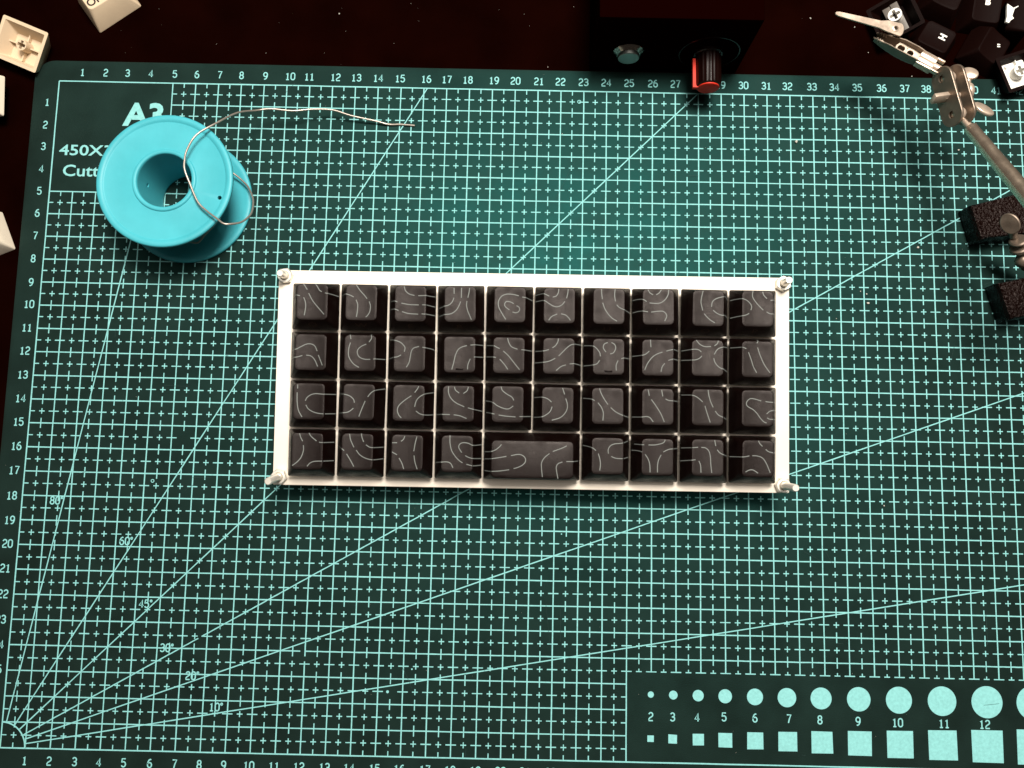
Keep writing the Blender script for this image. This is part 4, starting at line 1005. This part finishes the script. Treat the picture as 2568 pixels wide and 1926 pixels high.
# lower jaw: an open channel, wide at the sleeve and narrowing to the teeth
bm = bmesh.new()
prof = []
for s_, w, h, zo in ((.30, .23, .20, 0), (.80, .25, .22, 0), (1.15, .27, .30, -.04), (1.75, .27, .32, -.08), (2.35, .20, .26, -.12), (2.80, .12, .16, -.16)):
    prof.append([AM(0) @ Vector((s_, q * w, zo + z * h)) for q, z in ((-1, 1), (-1, -.3), (-.7, -.8), (0, -1), (.7, -.8), (1, -.3), (1, 1), (.86, 1), (.86, -.2), (.58, -.62), (0, -.8), (-.58, -.62), (-.86, -.2), (-.86, 1))])
loft(bm, prof)
clip = obj('alligator_clip', bm, M['plate'], hh, 40)
bm = bmesh.new()
for q in (-1, 1):
    for i in range(3): tube(bm, [AM(0) @ Vector((2.45 + .1 * i, q * .15, -.05)), AM(0) @ Vector((2.5 + .1 * i, q * .14, .10))], .03, 6, 2)
    tube(bm, [AM(0) @ Vector((2.05, q * .2, .16)), AM(0) @ Vector((2.5, q * .17, .08)), AM(0) @ Vector((2.85, q * .12, -.02))], .025, 6, 3)
obj('jaw_teeth', bm, M['nickel'], clip, 40)
bm = bmesh.new()                                                # perforated web inside the channel
for q, s_, r_ in ((0, 1.72, .15), (0, 1.32, .13)):
    lathe(bm, [(r_, 0), (r_ + .07, 0), (r_ + .07, .05), (r_, .05)], 24, AM(0) @ Matrix.Translation(Vector((s_, q, -.02))))
box(bm, (1.52, .19, 0), (.38, .06, .02), AM(0)); box(bm, (1.52, -.19, 0), (.38, .06, .02), AM(0)); box(bm, (1.05, 0, 0), (.09, .2, .02), AM(0))
obj('jaw_web', bm, M['nickel'], clip, 40)
bm = bmesh.new()                                                # crimped sleeve
prof = []
for s_, k_ in ((.30, .96), (.34, 1), (.92, 1), (.96, .96)):
    prof.append([AM(0) @ Vector((s_, q * .30 * k_, z * .24 * k_)) for q, z in ((-1, .7), (-1.05, -.4), (-.5, -1), (.5, -1), (1.05, -.4), (1, .7), (.35, 1), (.08, .92), (-.08, .92), (-.35, 1))])
loft(bm, prof)
obj('crimp_sleeve', bm, M['nickel'], clip, 30)
bm = bmesh.new()
for q in (-1, 1): box(bm, (.18, q * .27, .10), (.16, .03, .10), AM(0), bev=.01)
obj('sleeve_tab', bm, M['nickel'], clip, 30)
# upper jaw seen from above: a long flat lever with a rounded pivot end
lv0 = Vector((34.88, 1.02, 3.62)); lv1 = Vector((32.48, 1.47, 3.85))
ld = (lv1 - lv0).normalized(); lw = Vector((0, 0, 1)).cross(ld).normalized(); lu = ld.cross(lw)
lm = Matrix.Translation(-HO) @ Matrix(((ld.x, lw.x, lu.x, lv0.x), (ld.y, lw.y, lu.y, lv0.y), (ld.z, lw.z, lu.z, lv0.z), (0, 0, 0, 1)))
LL = (lv1 - lv0).length
pts = [(.16 * 0 - .20 + .16 * math.cos(R(a)) * 1.0, .27 * math.sin(R(a))) for a in range(100, 261, 16)] + [(.30, -.26), (.62, -.17), (LL - .1, -.085), (LL, -.05), (LL + .03, 0), (LL, .05), (LL - .1, .085), (.62, .15), (.30, .21)]
bm = bmesh.new(); prism(bm, pts, -.03, .03, lm, .012)
lev = obj('clip_lever', bm, M['nickel'], clip, 40)
bm = bmesh.new(); lathe(bm, [(.001, -.2), (.085, -.2), (.085, .2), (.001, .2)], 20, lm @ Matrix.Translation(Vector((-.02, 0, 0))), closed=False)
cut(lev, bm)
bm = bmesh.new()
lathe(bm, [(.085, -.06), (.125, -.06), (.135, .045), (.09, .055)], 24, lm @ Matrix.Translation(Vector((-.02, 0, 0))))
box(bm, (-.10, -.20, -.14), (.22, .025, .12), lm, bev=.01)
obj('lever_rivet', bm, M['nickel'], clip, 40)

# ------------------------------------------------------------------ dust and crumbs (uncountable)
bm = bmesh.new()
def crumb(x, y, z, r):
    rs = bmesh.ops.create_icosphere(bm, subdivisions=1, radius=r)
    for v in rs['verts']: v.co *= random.uniform(.7, 1.25)
    xform(bm, Matrix.Translation(Vector((x, y, z + r * .5))) @ Matrix.Rotation(random.uniform(0, 6), 4, 'Z') @ Matrix.Diagonal((1, random.uniform(.6, 1), .6, 1)), rs['verts'])
for x, y, z, r in CRUMBS: crumb(x, y, z, r)
for q in range(48):
    x = random.uniform(1, 36); y = random.uniform(1.1, 4.5)
    if 23 < x < 30 and y > 1.1: continue
    crumb(x, y, DESK_Z, random.choice((.005, .006, .008, .010, .014)) * random.uniform(.6, 1.1))
for q in range(110):
    x = random.uniform(-.8, 41); y = random.uniform(-28, .8)
    if 10 < x < 32 and -18 < y < -8: continue
    if (x - 6) ** 2 + (y + 5.3) ** 2 < 10: continue
    crumb(x, y, 0.02, random.choice((.008, .010, .013)) * random.uniform(.6, 1.1))
o = obj('dust', bm, M['dust'], None, 0); o['kind'] = 'stuff'; o['label'] = 'white dust specks and crumbs on desk and mat'
